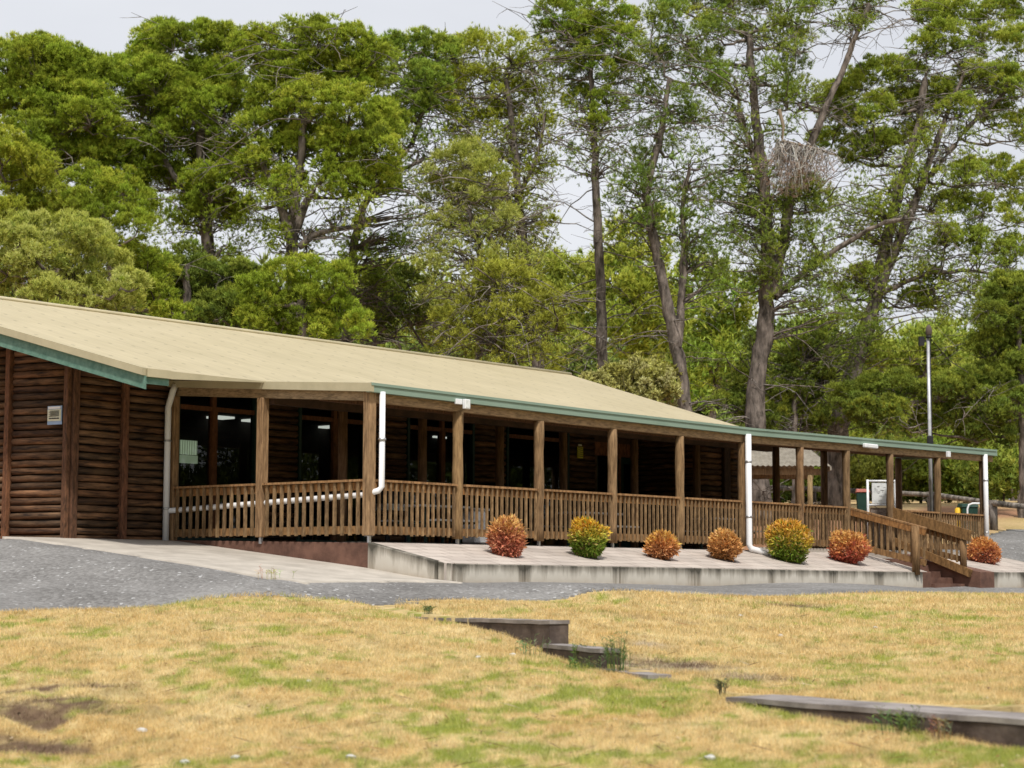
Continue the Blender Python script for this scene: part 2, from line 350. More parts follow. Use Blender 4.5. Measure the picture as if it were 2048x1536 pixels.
# terrace wall: pale concrete with black streaks running down from the top edge
def wall_mat():
    m, n, l, b = new_mat('stained_terrace_wall')
    t = n.new('ShaderNodeTexCoord'); mp = n.new('ShaderNodeMapping'); mp.inputs['Scale'].default_value = (1.7, 1.7, .22)
    nz = n.new('ShaderNodeTexNoise'); nz.inputs['Scale'].default_value = 1.6; nz.inputs['Detail'].default_value = 7; nz.inputs['Roughness'].default_value = .7
    l.new(t.outputs['Object'], mp.inputs[0]); l.new(mp.outputs[0], nz.inputs['Vector'])
    a = n.new('ShaderNodeVertexColor'); a.layer_name = 'Col'; sp = n.new('ShaderNodeSeparateColor'); l.new(a.outputs[0], sp.inputs[0])
    # red channel = 1 at the top edge, 0 at the foot ; green = extra staining
    k = math_node(n, l, 'MULTIPLY', math_node(n, l, 'POWER', sp.outputs[0], 1.6), .42)
    v = math_node(n, l, 'ADD', math_node(n, l, 'ADD', nz.outputs['Fac'], k), math_node(n, l, 'MULTIPLY', sp.outputs[1], .35))
    r = n.new('ShaderNodeValToRGB'); e = r.color_ramp.elements
    e[0].position = .60; e[0].color = (.60, .565, .50, 1); e[1].position = 1.0; e[1].color = (.085, .078, .062, 1)
    x = e.new(.76); x.color = (.36, .33, .28, 1)
    l.new(v, r.inputs[0])
    n2 = n.new('ShaderNodeTexNoise'); n2.inputs['Scale'].default_value = 5; n2.inputs['Detail'].default_value = 6; l.new(t.outputs['Object'], n2.inputs['Vector'])
    foot = math_node(n, l, 'MULTIPLY', math_node(n, l, 'POWER', math_node(n, l, 'SUBTRACT', 1.0, sp.outputs[0], True), 4.0), n2.outputs['Fac'], True)
    xx = n.new('ShaderNodeMix'); xx.data_type = 'RGBA'; xx.inputs[7].default_value = (.30, .21, .12, 1); l.new(foot, xx.inputs[0]); l.new(r.outputs[0], xx.inputs[6])
    l.new(xx.outputs[2], b.inputs['Base Color']); b.inputs['Roughness'].default_value = .9
    bp = n.new('ShaderNodeBump'); bp.inputs['Strength'].default_value = .4; bp.inputs['Distance'].default_value = .01; l.new(n2.outputs['Fac'], bp.inputs['Height']); l.new(bp.outputs[0], b.inputs['Normal'])
    return m
m_twall = wall_mat()

# paving of the terrace: small pale pavers
def paving_mat():
    m, n, l, b = new_mat('terrace_paving')
    t = n.new('ShaderNodeTexCoord')
    br = n.new('ShaderNodeTexBrick'); br.inputs['Scale'].default_value = 1.5; br.inputs['Color1'].default_value = (.50, .435, .385, 1); br.inputs['Color2'].default_value = (.56, .495, .44, 1); br.inputs['Mortar'].default_value = (.27, .22, .19, 1)
    br.inputs['Mortar Size'].default_value = .018; br.inputs['Brick Width'].default_value = .9; br.inputs['Row Height'].default_value = .45
    nz = n.new('ShaderNodeTexNoise'); nz.inputs['Scale'].default_value = 1.3; nz.inputs['Detail'].default_value = 8
    r = n.new('ShaderNodeValToRGB'); r.color_ramp.elements[0].position = .3; r.color_ramp.elements[0].color = (.72, .72, .72, 1); r.color_ramp.elements[1].position = .65; r.color_ramp.elements[1].color = (1, 1, 1, 1)
    x = n.new('ShaderNodeMix'); x.data_type = 'RGBA'; x.blend_type = 'MULTIPLY'; x.inputs[0].default_value = 1
    l.new(t.outputs['Object'], br.inputs['Vector']); l.new(t.outputs['Object'], nz.inputs['Vector']); l.new(nz.outputs['Fac'], r.inputs[0]); l.new(br.outputs['Color'], x.inputs[6]); l.new(r.outputs[0], x.inputs[7])
    l.new(x.outputs[2], b.inputs['Base Color']); b.inputs['Roughness'].default_value = .9
    return m
m_paving = paving_mat()

def asphalt_mat():
    m, n, l, b = new_mat('grey_asphalt')
    t = n.new('ShaderNodeTexCoord'); vo = n.new('ShaderNodeTexVoronoi'); vo.inputs['Scale'].default_value = 22
    nz = n.new('ShaderNodeTexNoise'); nz.inputs['Scale'].default_value = .8; nz.inputs['Detail'].default_value = 10; nz.inputs['Roughness'].default_value = .75
    r = n.new('ShaderNodeValToRGB'); r.color_ramp.elements[0].position = .3; r.color_ramp.elements[0].color = (.125, .12, .115, 1); r.color_ramp.elements[1].position = .72; r.color_ramp.elements[1].color = (.265, .258, .25, 1)
    l.new(t.outputs['Object'], vo.inputs['Vector']); l.new(t.outputs['Object'], nz.inputs['Vector'])
    sc = n.new('ShaderNodeSeparateColor'); l.new(vo.outputs['Color'], sc.inputs[0])
    n3 = n.new('ShaderNodeTexNoise'); n3.inputs['Scale'].default_value = .35; n3.inputs['Detail'].default_value = 4; l.new(t.outputs['Object'], n3.inputs['Vector'])
    v = math_node(n, l, 'ADD', math_node(n, l, 'ADD', math_node(n, l, 'MULTIPLY', nz.outputs['Fac'], .55), math_node(n, l, 'MULTIPLY', sc.outputs[0], .30)), math_node(n, l, 'MULTIPLY', math_node(n, l, 'SUBTRACT', n3.outputs['Fac'], .38), .7)); l.new(v, r.inputs[0])
    ch = math_node(n, l, 'GREATER_THAN', sc.outputs[1], .98)
    x = n.new('ShaderNodeMix'); x.data_type = 'RGBA'; x.inputs[7].default_value = (.5, .5, .5, 1); l.new(math_node(n, l, 'MULTIPLY', ch, .7), x.inputs[0]); l.new(r.outputs[0], x.inputs[6])
    l.new(x.outputs[2], b.inputs['Base Color']); b.inputs['Roughness'].default_value = .9
    bp = n.new('ShaderNodeBump'); bp.inputs['Strength'].default_value = .6; bp.inputs['Distance'].default_value = .02; l.new(vo.outputs['Distance'], bp.inputs['Height']); l.new(bp.outputs[0], b.inputs['Normal'])
    return m
m_asphalt = asphalt_mat()

def ground_mat():
    m, n, l, b = new_mat('dry_ground')
    a = n.new('ShaderNodeVertexColor'); a.layer_name = 'Col'
    t = n.new('ShaderNodeTexCoord'); nz = n.new('ShaderNodeTexNoise'); nz.inputs['Scale'].default_value = 9; nz.inputs['Detail'].default_value = 9; nz.inputs['Roughness'].default_value = .8
    r = n.new('ShaderNodeValToRGB'); r.color_ramp.elements[0].position = .3; r.color_ramp.elements[0].color = (.6, .58, .55, 1); r.color_ramp.elements[1].position = .7; r.color_ramp.elements[1].color = (1.15, 1.15, 1.15, 1)
    x = n.new('ShaderNodeMix'); x.data_type = 'RGBA'; x.blend_type = 'MULTIPLY'; x.inputs[0].default_value = 1
    l.new(t.outputs['Object'], nz.inputs['Vector']); l.new(nz.outputs['Fac'], r.inputs[0]); l.new(a.outputs[0], x.inputs[6]); l.new(r.outputs[0], x.inputs[7])
    l.new(x.outputs[2], b.inputs['Base Color']); b.inputs['Roughness'].default_value = .95; b.inputs['Specular IOR Level'].default_value = .05
    bp = n.new('ShaderNodeBump'); bp.inputs['Strength'].default_value = .6; bp.inputs['Distance'].default_value = .04; l.new(nz.outputs['Fac'], bp.inputs['Height']); l.new(bp.outputs[0], b.inputs['Normal'])
    return m
m_ground = ground_mat()

def glass_mat():
    m, n, l, b = new_mat('window_glass'); n.remove(b)
    g = n.new('ShaderNodeBsdfGlossy'); g.inputs['Roughness'].default_value = .01; g.inputs['Color'].default_value = (1, 1, 1, 1)
    t = n.new('ShaderNodeBsdfTransparent'); t.inputs[0].default_value = (.55, .60, .58, 1)
    fr = n.new('ShaderNodeFresnel'); fr.inputs[0].default_value = 1.45
    x = n.new('ShaderNodeMixShader'); l.new(fr.outputs[0], x.inputs[0]); l.new(t.outputs[0], x.inputs[1]); l.new(g.outputs[0], x.inputs[2]); l.new(x.outputs[0], n['Material Output'].inputs[0])
    return m
m_glass = glass_mat()
def emit_mat(name, c, s):
    m, n, l, b = new_mat(name); b.inputs['Emission Color'].default_value = (*c, 1); b.inputs['Emission Strength'].default_value = s; b.inputs['Base Color'].default_value = (.8, .8, .8, 1); return m
m_lamp = emit_mat('lit_ceiling_panel', (1, .98, .9), .8)
# ------------------------------------------------------------------ ground, road, path
def road_mask(X, Y, grow=0.0):
    s, d = W2L(X, Y)
    sh = np.clip((-X - .8) / 1.6, 0, 1) * .6; front = (Y > np.interp(X, EX, EY) - sh - grow + (vnoise(X, Y, 9, 3, 1.5) - .5) * .5) & (d < -1.3 + grow)
    left = (s < -3.2 + grow) & (d < 5.2) & (Y > np.interp(X, EX, EY) - grow - .6)
    right = (s > 25.3 - grow) & (d < 2.6 + grow + .12 * (s - 25)) & (d > -1.5)
    return front | left | right
def smooth(x, a, b): t = np.clip((x - a) / (b - a), 0, 1); return t * t * (3 - 2 * t)
def lawn_colour(X, Y):
    X = np.asarray(X, float); Y = np.asarray(Y, float)
    n1 = vnoise(X, Y, 11, 4, 1.7); n2 = vnoise(X, Y, 21, 5, .75); n3 = vnoise(X, Y, 31, 4, 5.5); n4 = vnoise(X, Y, 33, 3, 13)
    sd = side(X, Y)
    dry = np.stack([.74 + .20 * (n1 - .5) + .40 * (n4 - .5), .575 + .26 * (n1 - .5) + .36 * (n4 - .5), .29 + .22 * (n1 - .5) + .22 * (n4 - .5)], -1)
    th = (smooth(n3 * .55 + vnoise(X, Y, 35, 4, 7.0) * .45, .50, .66) * .7)[..., None]
    dry = dry * (1 - th) + np.array([.46, .365, .18]) * th
    gr = np.stack([.35 + .3 * (n4 - .5), .41 + .2 * (n4 - .5), .07 + 0 * X], -1)
    u = X / np.maximum(Y, 1) * FPX + 1024
    bias = np.where(sd < 0, smooth(u, 500, 1500) * .05, smooth(u, 1500, 2000) * .03 - .02)
    g = smooth(n2 * .34 + n1 * .21 + n3 * .45 + bias, .53, .63) * .85
    g = np.maximum(g, np.where((sd < 0) & (np.abs(Y - np.interp(X, EX, EY)) < .9) & (X < -4.5), .7 * smooth(n1, .3, .5), 0))
    c = dry * (1 - g[..., None]) + gr * g[..., None]
    # bare, trodden soil
    def spot(px, py, Y0, rx, ry):
        P = atY(px, py, Y0); return np.exp(-(((X - P[0]) / rx) ** 2 + ((Y - P[1]) / ry) ** 2))
    bs = (1.0 * spot(70, 1405, 19, 1.2, .55) + spot(50, 1470, 17.6, 1.0, .4) + spot(130, 1362, 20, .8, .2) + .9 * spot(1330, 1330, 22.3, .9, .7) + .7 * spot(1500, 1350, 21, .8, .4) + .8 * spot(1590, 1205, 31.5, .9, .6)
          + .5 * spot(1300, 1240, 27, 1.2, .7) + .4 * spot(620, 1480, 17.4, .8, .25) + .4 * spot(1350, 1380, 20.2, .6, .3))
    m = smooth(bs * (-.25 + 2.6 * (vnoise(X, Y * 2.2, 41, 5, 2.4) * .6 + vnoise(X, Y, 42, 3, 11) * .4)), .35, .95)
    dust = smooth((spot(1340, 1330, 22.2, 1.0, 1.1) + .8 * spot(1290, 1270, 24.5, .8, 1.0) + .6 * spot(1480, 1345, 21.2, .8, .5) + .5 * spot(1420, 1230, 28.5, 1.4, .7)) * (vnoise(X, Y * 1.5, 45, 5, 2.4) * 1.9 - .25), .35, .8) * (sd > 0) * .75
    c = c * (1 - dust[..., None]) + np.array([.50, .43, .35]) * dust[..., None]
    soil = np.array([.20, .135, .09])
    return c * (1 - m[..., None]) + soil * m[..., None], g, m
def skirt(V, F, C, dz=.12):
    E = np.concatenate([F[:, [0, 1]], F[:, [1, 2]], F[:, [2, 3]], F[:, [3, 0]]])
    key = E.astype(np.int64); k1 = key[:, 0] * 10000000 + key[:, 1]; k2 = key[:, 1] * 10000000 + key[:, 0]
    bd = E[~np.isin(k1, k2)]
    n = len(V); ids = np.unique(bd); low = V[ids].copy(); low[:, 2] -= dz
    mp_ = {int(a): n + i for i, a in enumerate(ids)}
    Q = np.array([[b, a, mp_[int(a)], mp_[int(b)]] for a, b in bd])
    return np.concatenate([V, low]), np.concatenate([F, Q]), np.concatenate([C, C[ids]])
def sheet(name, xs, ys, hf, mask, mat, colf=None, parent=None, kind='structure', label=None):
    X, Y = np.meshgrid(xs, ys); Z = hf(X, Y); nx, ny = len(xs), len(ys)
    V = np.stack([X, Y, Z], -1).reshape(-1, 3)
    M = mask(X, Y).reshape(ny, nx); I = np.arange(nx * ny).reshape(ny, nx)
    F = np.stack([I[:-1, :-1], I[:-1, 1:], I[1:, 1:], I[1:, :-1]], -1)
    keep = M[:-1, :-1] & M[:-1, 1:] & M[1:, 1:] & M[1:, :-1]
    F = F[keep]
    C = colf(V[:, 0], V[:, 1]) if colf else np.full((len(V), 3), .5)
    V, F, C = skirt(V, F, C)
    used = np.zeros(len(V), bool); used[F.ravel()] = True; idx = np.cumsum(used) - 1
    o = tri_mesh(name, V[used], idx[F], C[used], mat, parent)
    o.data.polygons.foreach_set('use_smooth', np.ones(len(F), bool))
    o['kind'] = kind
    if label: o['label'] = label
    return o
def axis(segs):
    out = []
    for a, b, st in segs: out += list(np.arange(a, b, st))
    return np.array(out + [segs[-1][1]])
gxs = axis([(-400, -60, 20), (-60, -14, 2), (-14, -3, .25), (-3, 8, .11), (8, 16, .25), (16, 60, 2), (60, 400, 20)])
gys = axis([(-160, -30, 10), (-30, 12, 3), (12, 14, .25), (14, 30, .11), (30, 46, .25), (46, 110, 1.5), (110, 500, 25)])
def ground_col(X, Y):
    c, g, m = lawn_colour(X, Y)
    s, d = W2L(X, Y)
    n = vnoise(X, Y, 51, 4, .25); n2 = vnoise(X, Y, 52, 4, 1.3)
    far = smooth(d, 2.5, 5) * (1 - smooth(s, -100, -99) * 0)
    dirt = np.stack([.36 + .1 * (n2 - .5), .20 + .08 * (n2 - .5), .12 + .05 * (n2 - .5)], -1)
    straw = np.stack([.52 + .1 * (n2 - .5), .38 + .1 * (n2 - .5), .20 + 0 * n2], -1)
    fm = smooth(n + (Y - 66) * .03, .45, .6)[..., None]
    back = dirt * (1 - fm) + straw * fm
    c = np.where((Y < -10)[..., None], np.array([.06, .075, .03]), c * .8)
    return c * (1 - far[..., None]) + back * far[..., None]
def ground_h(X, Y):
    sd = side(X, Y)
    z = hback(X, Y) - .05 * road_mask(X, Y, -.3) - np.where(X > -1.6, 0, .35 * smooth(-sd, .05, .5))
    s, d = W2L(X, Y)
    z = np.where((s > .2) & (s < 24.6) & (d > -1.6) & (d < 18), z - .45, z)
    z = np.where((s > -2.3) & (s < 24.6) & (d > 5.6) & (d < 18), np.minimum(z, .3), z)
    far = smooth(Y, 90, 180)
    z = z * (1 - far) + np.minimum(z, 5) * far
    return z + np.maximum(0, -Y - 10) * .35 * (Y < 0)
sheet('ground', gxs, gys, ground_h, lambda X, Y: (side(X, Y) > np.where(X > -1.6, -.03, -1.2)) | (Y < -9), m_ground, ground_col)
sheet('lawn', axis([(-60, -12, 2), (-12, 10, .09), (10, 40, 2)]), axis([(-12, 13, 1), (13, 32, .09)]), lambda X, Y: hfront(X, Y) - np.where((side(X, Y) > .12) & (X > -1.4), .15, 0), lambda X, Y: (side(X, Y) < np.where(X > -1.2, .9, .12)) & ((X > -1.5) | (Y < np.interp(X, EX, EY) + .15 * (vnoise(X, Y, 71, 4, 1.6) - .5))), m_ground, lambda X, Y: lawn_colour(X, Y)[0] * .8)
sheet('road', axis([(-40, -14, 1), (-14, -6, .2), (-6, 8, .1), (8, 26, .2), (26, 60, 2)]), axis([(24, 28, .2), (28, 37, .1), (37, 62, .2)]), lambda X, Y: hback(X, Y) + .02, lambda X, Y: road_mask(X, Y), m_asphalt)
def path_mask(X, Y):
    s, d = W2L(X, Y); return (s < -.0) & (s > -3.75 + .25 * (vnoise(X, Y, 61, 3, 1.2) - .5)) & (d > -2.3) & (d < 5.7)
# paved path built in the building's own axes so that its edges run straight
def local_sheet(name, ss, ds, zf, mat, mask=None, col=None):
    S, D = np.meshgrid(ss, ds); X = OX + DV[0] * S + NV[0] * D; Y = OY + DV[1] * S + NV[1] * D
    Z = zf(X, Y, S, D); nx, ny = len(ss), len(ds); I = np.arange(nx * ny).reshape(ny, nx)
    F = np.stack([I[:-1, :-1], I[:-1, 1:], I[1:, 1:], I[1:, :-1]], -1)
    if mask is not None:
        M = mask(S, D); F = F[M[:-1, :-1] & M[:-1, 1:] & M[1:, 1:] & M[1:, :-1]]
    else: F = F.reshape(-1, 4)
    V, F, C = skirt(np.stack([X, Y, Z], -1).reshape(-1, 3), F, np.full((nx * ny, 3), .5))
    o = tri_mesh(name, V, F, C, mat)
    o.data.polygons.foreach_set('use_smooth', np.ones(len(F), bool)); o['kind'] = 'structure'; return o
local_sheet('path', np.arange(-4.2, .001, .1), np.arange(-2.4, 5.61, .1), lambda X, Y, S, D: HBR(X, Y) + .045, m_conc,
            lambda S, D: (S > -3.72 + .22 * (vnoise(S, D, 61, 4, 1.4) - .5)) & (D > -2.2 + .1 * (vnoise(S, D, 62, 3, 2) - .5)))

# ------------------------------------------------------------------ terrace with its low walls and shrubs
def terr_top(s, d):
    zf = np.interp(s, [0, 17, 20, 25], [.205, .112, .125, .13]); d0 = -1.8 if s < 18.3 else -2.3
    return .57 + (zf - .57) * max(0, min(1, (-.1 - d) / (-.1 - d0)))
BROT = ROT; B0 = L2W(0, 0)
def local_empty(name, **k): return empty(name, B0, ROT, **k)
mb = MB()
for s0, s1, dd in ((.06, 17.5, -1.76), (19.2, 24.9, -2.26)):
    n = int((s1 - s0) / .7)
    for i in range(n):
        a = s0 + (s1 - s0) * i / n; b = s0 + (s1 - s0) * (i + 1) / n
        P = [(a, dd, terr_top(a, dd) + .004), (b, dd, terr_top(b, dd) + .004), (b, .0, .585), (a, .0, .585)]
        mb.hexa([(x, y, -.5) for x, y, z in P] + P)
o = mb.build('terrace', m_paving); o.location = B0; o.rotation_euler = (0, 0, ROT); o['kind'] = 'structure'

def stain_wall(name, segs, label, group=None):
    """segs: (s0,d0,s1,d1, top0, top1, bot0, bot1) panels with a gap between them"""
    root = local_empty(name, label=label, cat='wall', group=group)
    for (s0, d0, s1, d1, t0, t1, b0, b1) in segs:
        mb = MB(); v = Vector((s1 - s0, d1 - d0)); L = v.length; v /= L; nrm = Vector((v.y, -v.x))   # outward (towards the road)
        n = max(2, int(L / .12)); g = .022
        V = []; C = []; F = []
        rs = random.Random(int(s0 * 100) + 7)
        for i in range(n + 1):
            f = g / L + (1 - 2 * g / L) * i / n; s = s0 + (s1 - s0) * f; d = d0 + (d1 - d0) * f; zt = t0 + (t1 - t0) * f; zb = b0 + (b1 - b0) * f
            e = 1.0 if (i < 2 or i > n - 2) else 0.0
            e *= rs.uniform(.3, .8)
            off = rs.uniform(-.004, .004)
            for q, (o_, zz, r_) in enumerate([(-.10, zt, 1), (.03 + off, zt, 1), (.045 + off, zt - .015, 1), (.045 + off, zt * .6 + zb * .4, .5), (.045 + off, zb, 0), (.045, zb - .35, 0)]):
                V.append((s + nrm.x * o_, d + nrm.y * o_, zz)); C.append((r_, e, 0))
        m = 6
        for i in range(n):
            for q in range(m - 1):
                F.append((i * m + q, (i + 1) * m + q, (i + 1) * m + q + 1, i * m + q + 1))
        F.append(tuple(range(m))); F.append(tuple(n * m + q for q in range(m - 1, -1, -1)))
        mb.v = V; mb.c = C; mb.f = [tuple(reversed(f)) for f in F]; mb.sm = [False] * len(F); mb.n = len(V)
        mb.build('wall_panel', m_twall, root)
    return root
def px_s(px, d=-1.8, py=1140): return at_d(px, py, d)[0]
cuts = [.22] + [px_s(p) for p in (1045, 1235, 1385, 1540, 1662, 1753)] + [17.12]
segs = []
for a, b in zip(cuts[:-1], cuts[1:]):
    bot = lambda s: np.interp(s, [0, 17, 23], [-.15, -.29, -.3])
    segs.append((a, -1.8, b, -1.8, terr_top(a, -1.8), terr_top(b, -1.8), bot(a), bot(b)))
segs = [(0, -1.62, .2, -1.8, .24, .205, -.11, -.15)] + segs
stain_wall('retaining_wall', segs, 'long low pale concrete retaining wall with black streaks along the road below the round shrubs')
stain_wall('retaining_wall', [(0, 0, 0, -1.62, .585, .25, .08, -.11)], 'short pale stained concrete wall sloping down from the brown wall to the terrace corner')
c2 = [19.85, 21.6, 23.4, 24.9]
stain_wall('retaining_wall', [(a, -2.3, b, -2.3, terr_top(a, -2.3), terr_top(b, -2.3), -.30, -.28) for a, b in zip(c2[:-1], c2[1:])] + [(24.9, -2.3, 24.9, -.1, .13, .57, -.28, .1)],
           'pale concrete retaining wall right of the brown steps, at the right edge')
# brown wall under the end of the verandah
mb = MB(); n = 20
for i in range(n):
    a = -.02 + 5.37 * i / n; b = -.02 + 5.37 * (i + 1) / n; za = .575 + .018 * a; zb = .575 + .018 * b
    mb.hexa([(-.03, a, -.6), (.12, a, -.6), (.12, b, -.6), (-.03, b, -.6), (-.03, a, za), (.12, a, za), (.12, b, zb), (-.03, b, zb)])
o = mb.build('brown_wall', m_brown, bevel=.006); o.location = B0; o.rotation_euler = (0, 0, ROT)
tag(o, 'smooth brown rendered wall under the left end of the verandah beside the concrete path', 'wall')
# steps
root = local_empty('entry_steps', label='brown concrete steps with cheek walls leading up from the road to the verandah opening', cat='steps')
mb = MB()
for i in range(5):
    mb.box(17.5, 19.12, -1.95 + i * .32, .05, -.6, -.16 + i * .15 + .001 * i)
mb.build('treads', m_brown, root)
MB().box(17.10, 17.5, -1.86, -.9, -.6, .12).box(17.15, 17.5, -.9, 0, -.6, .38).build('cheek_wall', m_brown, root, bevel=.01)
mb = MB()
P = [(19.10, -2.36, .13), (19.86, -2.36, .13), (19.86, 0, .59), (19.10, 0, .59)]
mb.hexa([(x, y, -.6) for x, y, z in P] + P); mb.build('cheek_wall', m_brown, root, bevel=.008)

# ------------------------------------------------------------------ the log building
B = local_empty('log_building', label='long single-storey log building with tan metal roof, green fascia and railed verandah', cat='building')
rnd = random.Random(4)
def logs(mb, a, b, z0, z1, top=None, r=.067, pitch=.141):
    """stack of horizontal logs from a=(s,d) to b; top(t)->max z at fraction t"""
    a = Vector((*a, 0)); b = Vector((*b, 0)); L = (b - a).length; z = z0 + r; k = 0
    while z < z1:
        t0, t1 = 0.0, 1.0
        if top:
            ts = [i / 60 for i in range(61) if top(i / 60) > z + .05]
            if not ts: break
            t0, t1 = min(ts), max(ts)
        n = max(3, int(L * (t1 - t0) / .35)); q = rnd.uniform(.24, .66); hue = rnd.uniform(-.03, .06); rk = rnd.uniform(.93, 1.05)
        pts = [a + (b - a) * (t0 + (t1 - t0) * i / n) + Vector((0, 0, z + rnd.uniform(-.007, .007))) for i in range(n + 1)]
        mb.tube(pts, [r * rk * rnd.uniform(.93, 1.06) for _ in pts], 9, (q + hue, q, q - hue * .5), rng=rnd, jit=.025)
        z += pitch * rnd.uniform(.985, 1.015); k += 1
FL = .60
roofz = lambda d: 2.858 + .28 * d
# end wall facing left and the short front wall
EW = (-2.4 - .2 * 7, 5.41 + 7)      # far end of the end wall
def ew(t): return (-2.4 + (EW[0] + 2.4) * t, 5.41 + 7 * t)
def px_of(P):
    c = P[1] * cos(TH) + P[2] * sin(TH); return 1024 + FPX * P[0] / c
tp_ = min(np.linspace(0, .6, 241), key=lambda t: abs(px_of(L2W(ew(t)[0] - .05, ew(t)[1], 2)) - 14))
mb = MB(); logs(mb, (-2.37, 5.48), ew(tp_ - .012), FL, 7, top=lambda t: roofz(5.41 + 7 * (tp_ - .012) * t) - .12); 
mb.build('log_wall', m_log_end, B)
mb = MB(); logs(mb, ew(tp_ + .012), ew(1), FL, 7, top=lambda t: roofz(5.41 + 7 * (tp_ + .012 + (.988 - tp_) * t)) - .12); mb.build('log_wall', m_log_end, B)
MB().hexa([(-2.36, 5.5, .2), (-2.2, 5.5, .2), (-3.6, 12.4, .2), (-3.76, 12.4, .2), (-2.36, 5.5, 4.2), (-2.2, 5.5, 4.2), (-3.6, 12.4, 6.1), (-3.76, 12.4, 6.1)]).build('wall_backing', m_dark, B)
mb = MB()
mb.box(-2.53, -2.43, 5.34, 5.47, FL - .05, 4.1, (.56, .44, .38)); mb.box(-2.425, -2.28, 5.28, 5.37, FL - .05, 4.1, (.5, .40, .36))
mb.build('corner_post', m_redbeam, B, bevel=.012)
e = ew(tp_); MB().box(e[0] - .11, e[0] + .02, e[1] - .07, e[1] + .07, FL - .05, 4.35, (.68, .5, .4)).build('wall_post', m_redbeam, B, bevel=.01)
sx = at_d(240, 960, 5.41)[0]
MB().box(sx - .07, sx + .07, 5.27, 5.45, FL - .05, 4.05, (.62, .45, .4)).build('wall_post', m_redbeam, B, bevel=.01)
def seg(p0, p1, d=5.41): return at_d(p0, 960, d)[0], at_d(p1, 960, d)[0]
walls = [(-2.3, sx - .06), (sx + .06, seg(344, 344)[0]), seg(508, 590), seg(727, 808), seg(944, 1007), seg(1134, 1185), seg(1301, 1402)]
for a, b in walls:
    mb = MB(); logs(mb, (a, 5.41), (b, 5.41), FL, 3.95); mb.build('log_wall', m_log_end, B)
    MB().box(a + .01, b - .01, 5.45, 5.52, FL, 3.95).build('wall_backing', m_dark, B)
# annex closer to the front near the far end
a1, a2 = at_d(1399, 960, 3.5)[0], at_d(1482, 960, 3.5)[0]
for (x0, x1) in ((a1, at_d(1444, 960, 3.5)[0]), (at_d(1458, 960, 3.5)[0], a2)):
    mb = MB(); logs(mb, (x0, 3.5), (x1, 3.5), FL, 3.62); mb.build('log_wall', m_log_end, B)
mb = MB(); logs(mb, (a1, 3.5), (a1, 5.4), FL, 3.7); mb.build('log_wall', m_log_end, B)
mb = MB(); logs(mb, (a2, 3.55), (a2, 12), FL, 5.4, top=lambda t: roofz(3.55 + 8.45 * t) - .15); mb.build('log_wall', m_log_end, B)
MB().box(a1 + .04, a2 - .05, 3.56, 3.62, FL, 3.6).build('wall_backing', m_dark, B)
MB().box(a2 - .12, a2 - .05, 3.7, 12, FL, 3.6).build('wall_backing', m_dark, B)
MB().box(at_d(1445, 960, 3.4)[0], at_d(1457, 960, 3.4)[0], 3.35, 3.5, FL, 3.6, (.25, .22, .2)).build('wall_post', m_redbeam, B)

# windows: panes behind timber frames
def window(p0, p1, mull=None, double=False):
    a, b = seg(p0, p1); z0, z1, zt = FL + .05, 3.72, 3.30
    if mull is None: m = (a + b) / 2
    else: m = at_d(mull, 960, 5.41)[0]
    mb = MB(); y0, y1 = 5.33, 5.47
    mb.box(a, a + .07, y0, y1, z0, z1).box(b - .07, b, y0, y1, z0, z1).box(a + .07, b - .07, y0, y1, z1 - .07, z1).box(a + .07, b - .07, y0, y1, z0, z0 + .09)
    f = mb.build('window', m_dgreen, B)
    mb = MB(); mb.box(m - .05, m + .05, y0 + .01, y1, z0 + .09, z1 - .07, (.5, .5, .5))
    mb.box(a + .07, m - .05, y0 + .02, y1, zt - .045, zt + .045).box(m + .05, b - .07, y0 + .02, y1, zt - .045, zt + .045)
    mb.box(m + .055, m + .11, y0 + .035, y1 - .01, z0 + .09, zt - .045)
    mb.build('frame', m_frame, f)
    for x0, x1 in ((a + .07, m - .05), (m + .11, b - .07)):
        mb = MB(); mb.add([(x0, 5.42, z0 + .09), (x1, 5.42, z0 + .09), (x1, 5.42, zt - .045), (x0, 5.42, zt - .045)], [(0, 1, 2, 3)])
        mb.add([(x0, 5.42, zt + .045), (x1, 5.42, zt + .045), (x1, 5.42, z1 - .07), (x0, 5.42, z1 - .07)], [(0, 1, 2, 3)])
        mb.build('pane', m_glass, f)
window(346, 507, 421); window(591, 726, 664); window(809, 943, 880); window(1008, 1133, 1076)
# door unit
a, b = seg(1186, 1300); d0, d1 = at_d(1238, 960, 5.41)[0], at_d(1288, 960, 5.41)[0]
mb = MB().box(a, b, 5.36, 5.47, 3.02, 3.35, (.9, .6, .5)); mb.box(a, a + .08, 5.36, 5.47, FL, 3.02).box(b - .08, b, 5.36, 5.47, FL, 3.02).box(d0 - .1, d0, 5.36, 5.47, FL, 3.02, (.8, .6, .5)).build('door_surround', m_redbeam, B)
MB().box(a, b, 5.40, 5.47, 3.35, 3.95).build('wall_backing', m_ceil, B)
mb = MB().box(d0, d0 + .13, 5.37, 5.43, FL + .02, 3.0).box(d1 - .13, d1, 5.37, 5.43, FL + .02, 3.0).box(d0 + .13, d1 - .13, 5.37, 5.43, 2.85, 3.0).box(d0 + .13, d1 - .13, 5.37, 5.43, FL + .02, FL + .3)
dr = mb.build('door', m_dgreen, B)
MB().box(d0 + .135, d1 - .135, 5.39, 5.40, FL + .305, 2.845).build('pane', m_glass, dr)
MB().tube([(d0 + .07, 5.36, 1.6), (d0 + .07, 5.31, 1.6), (d0 + .07, 5.31, 1.9), (d0 + .07, 5.36, 1.9)], .012, 6).build('handle', m_steel, dr)
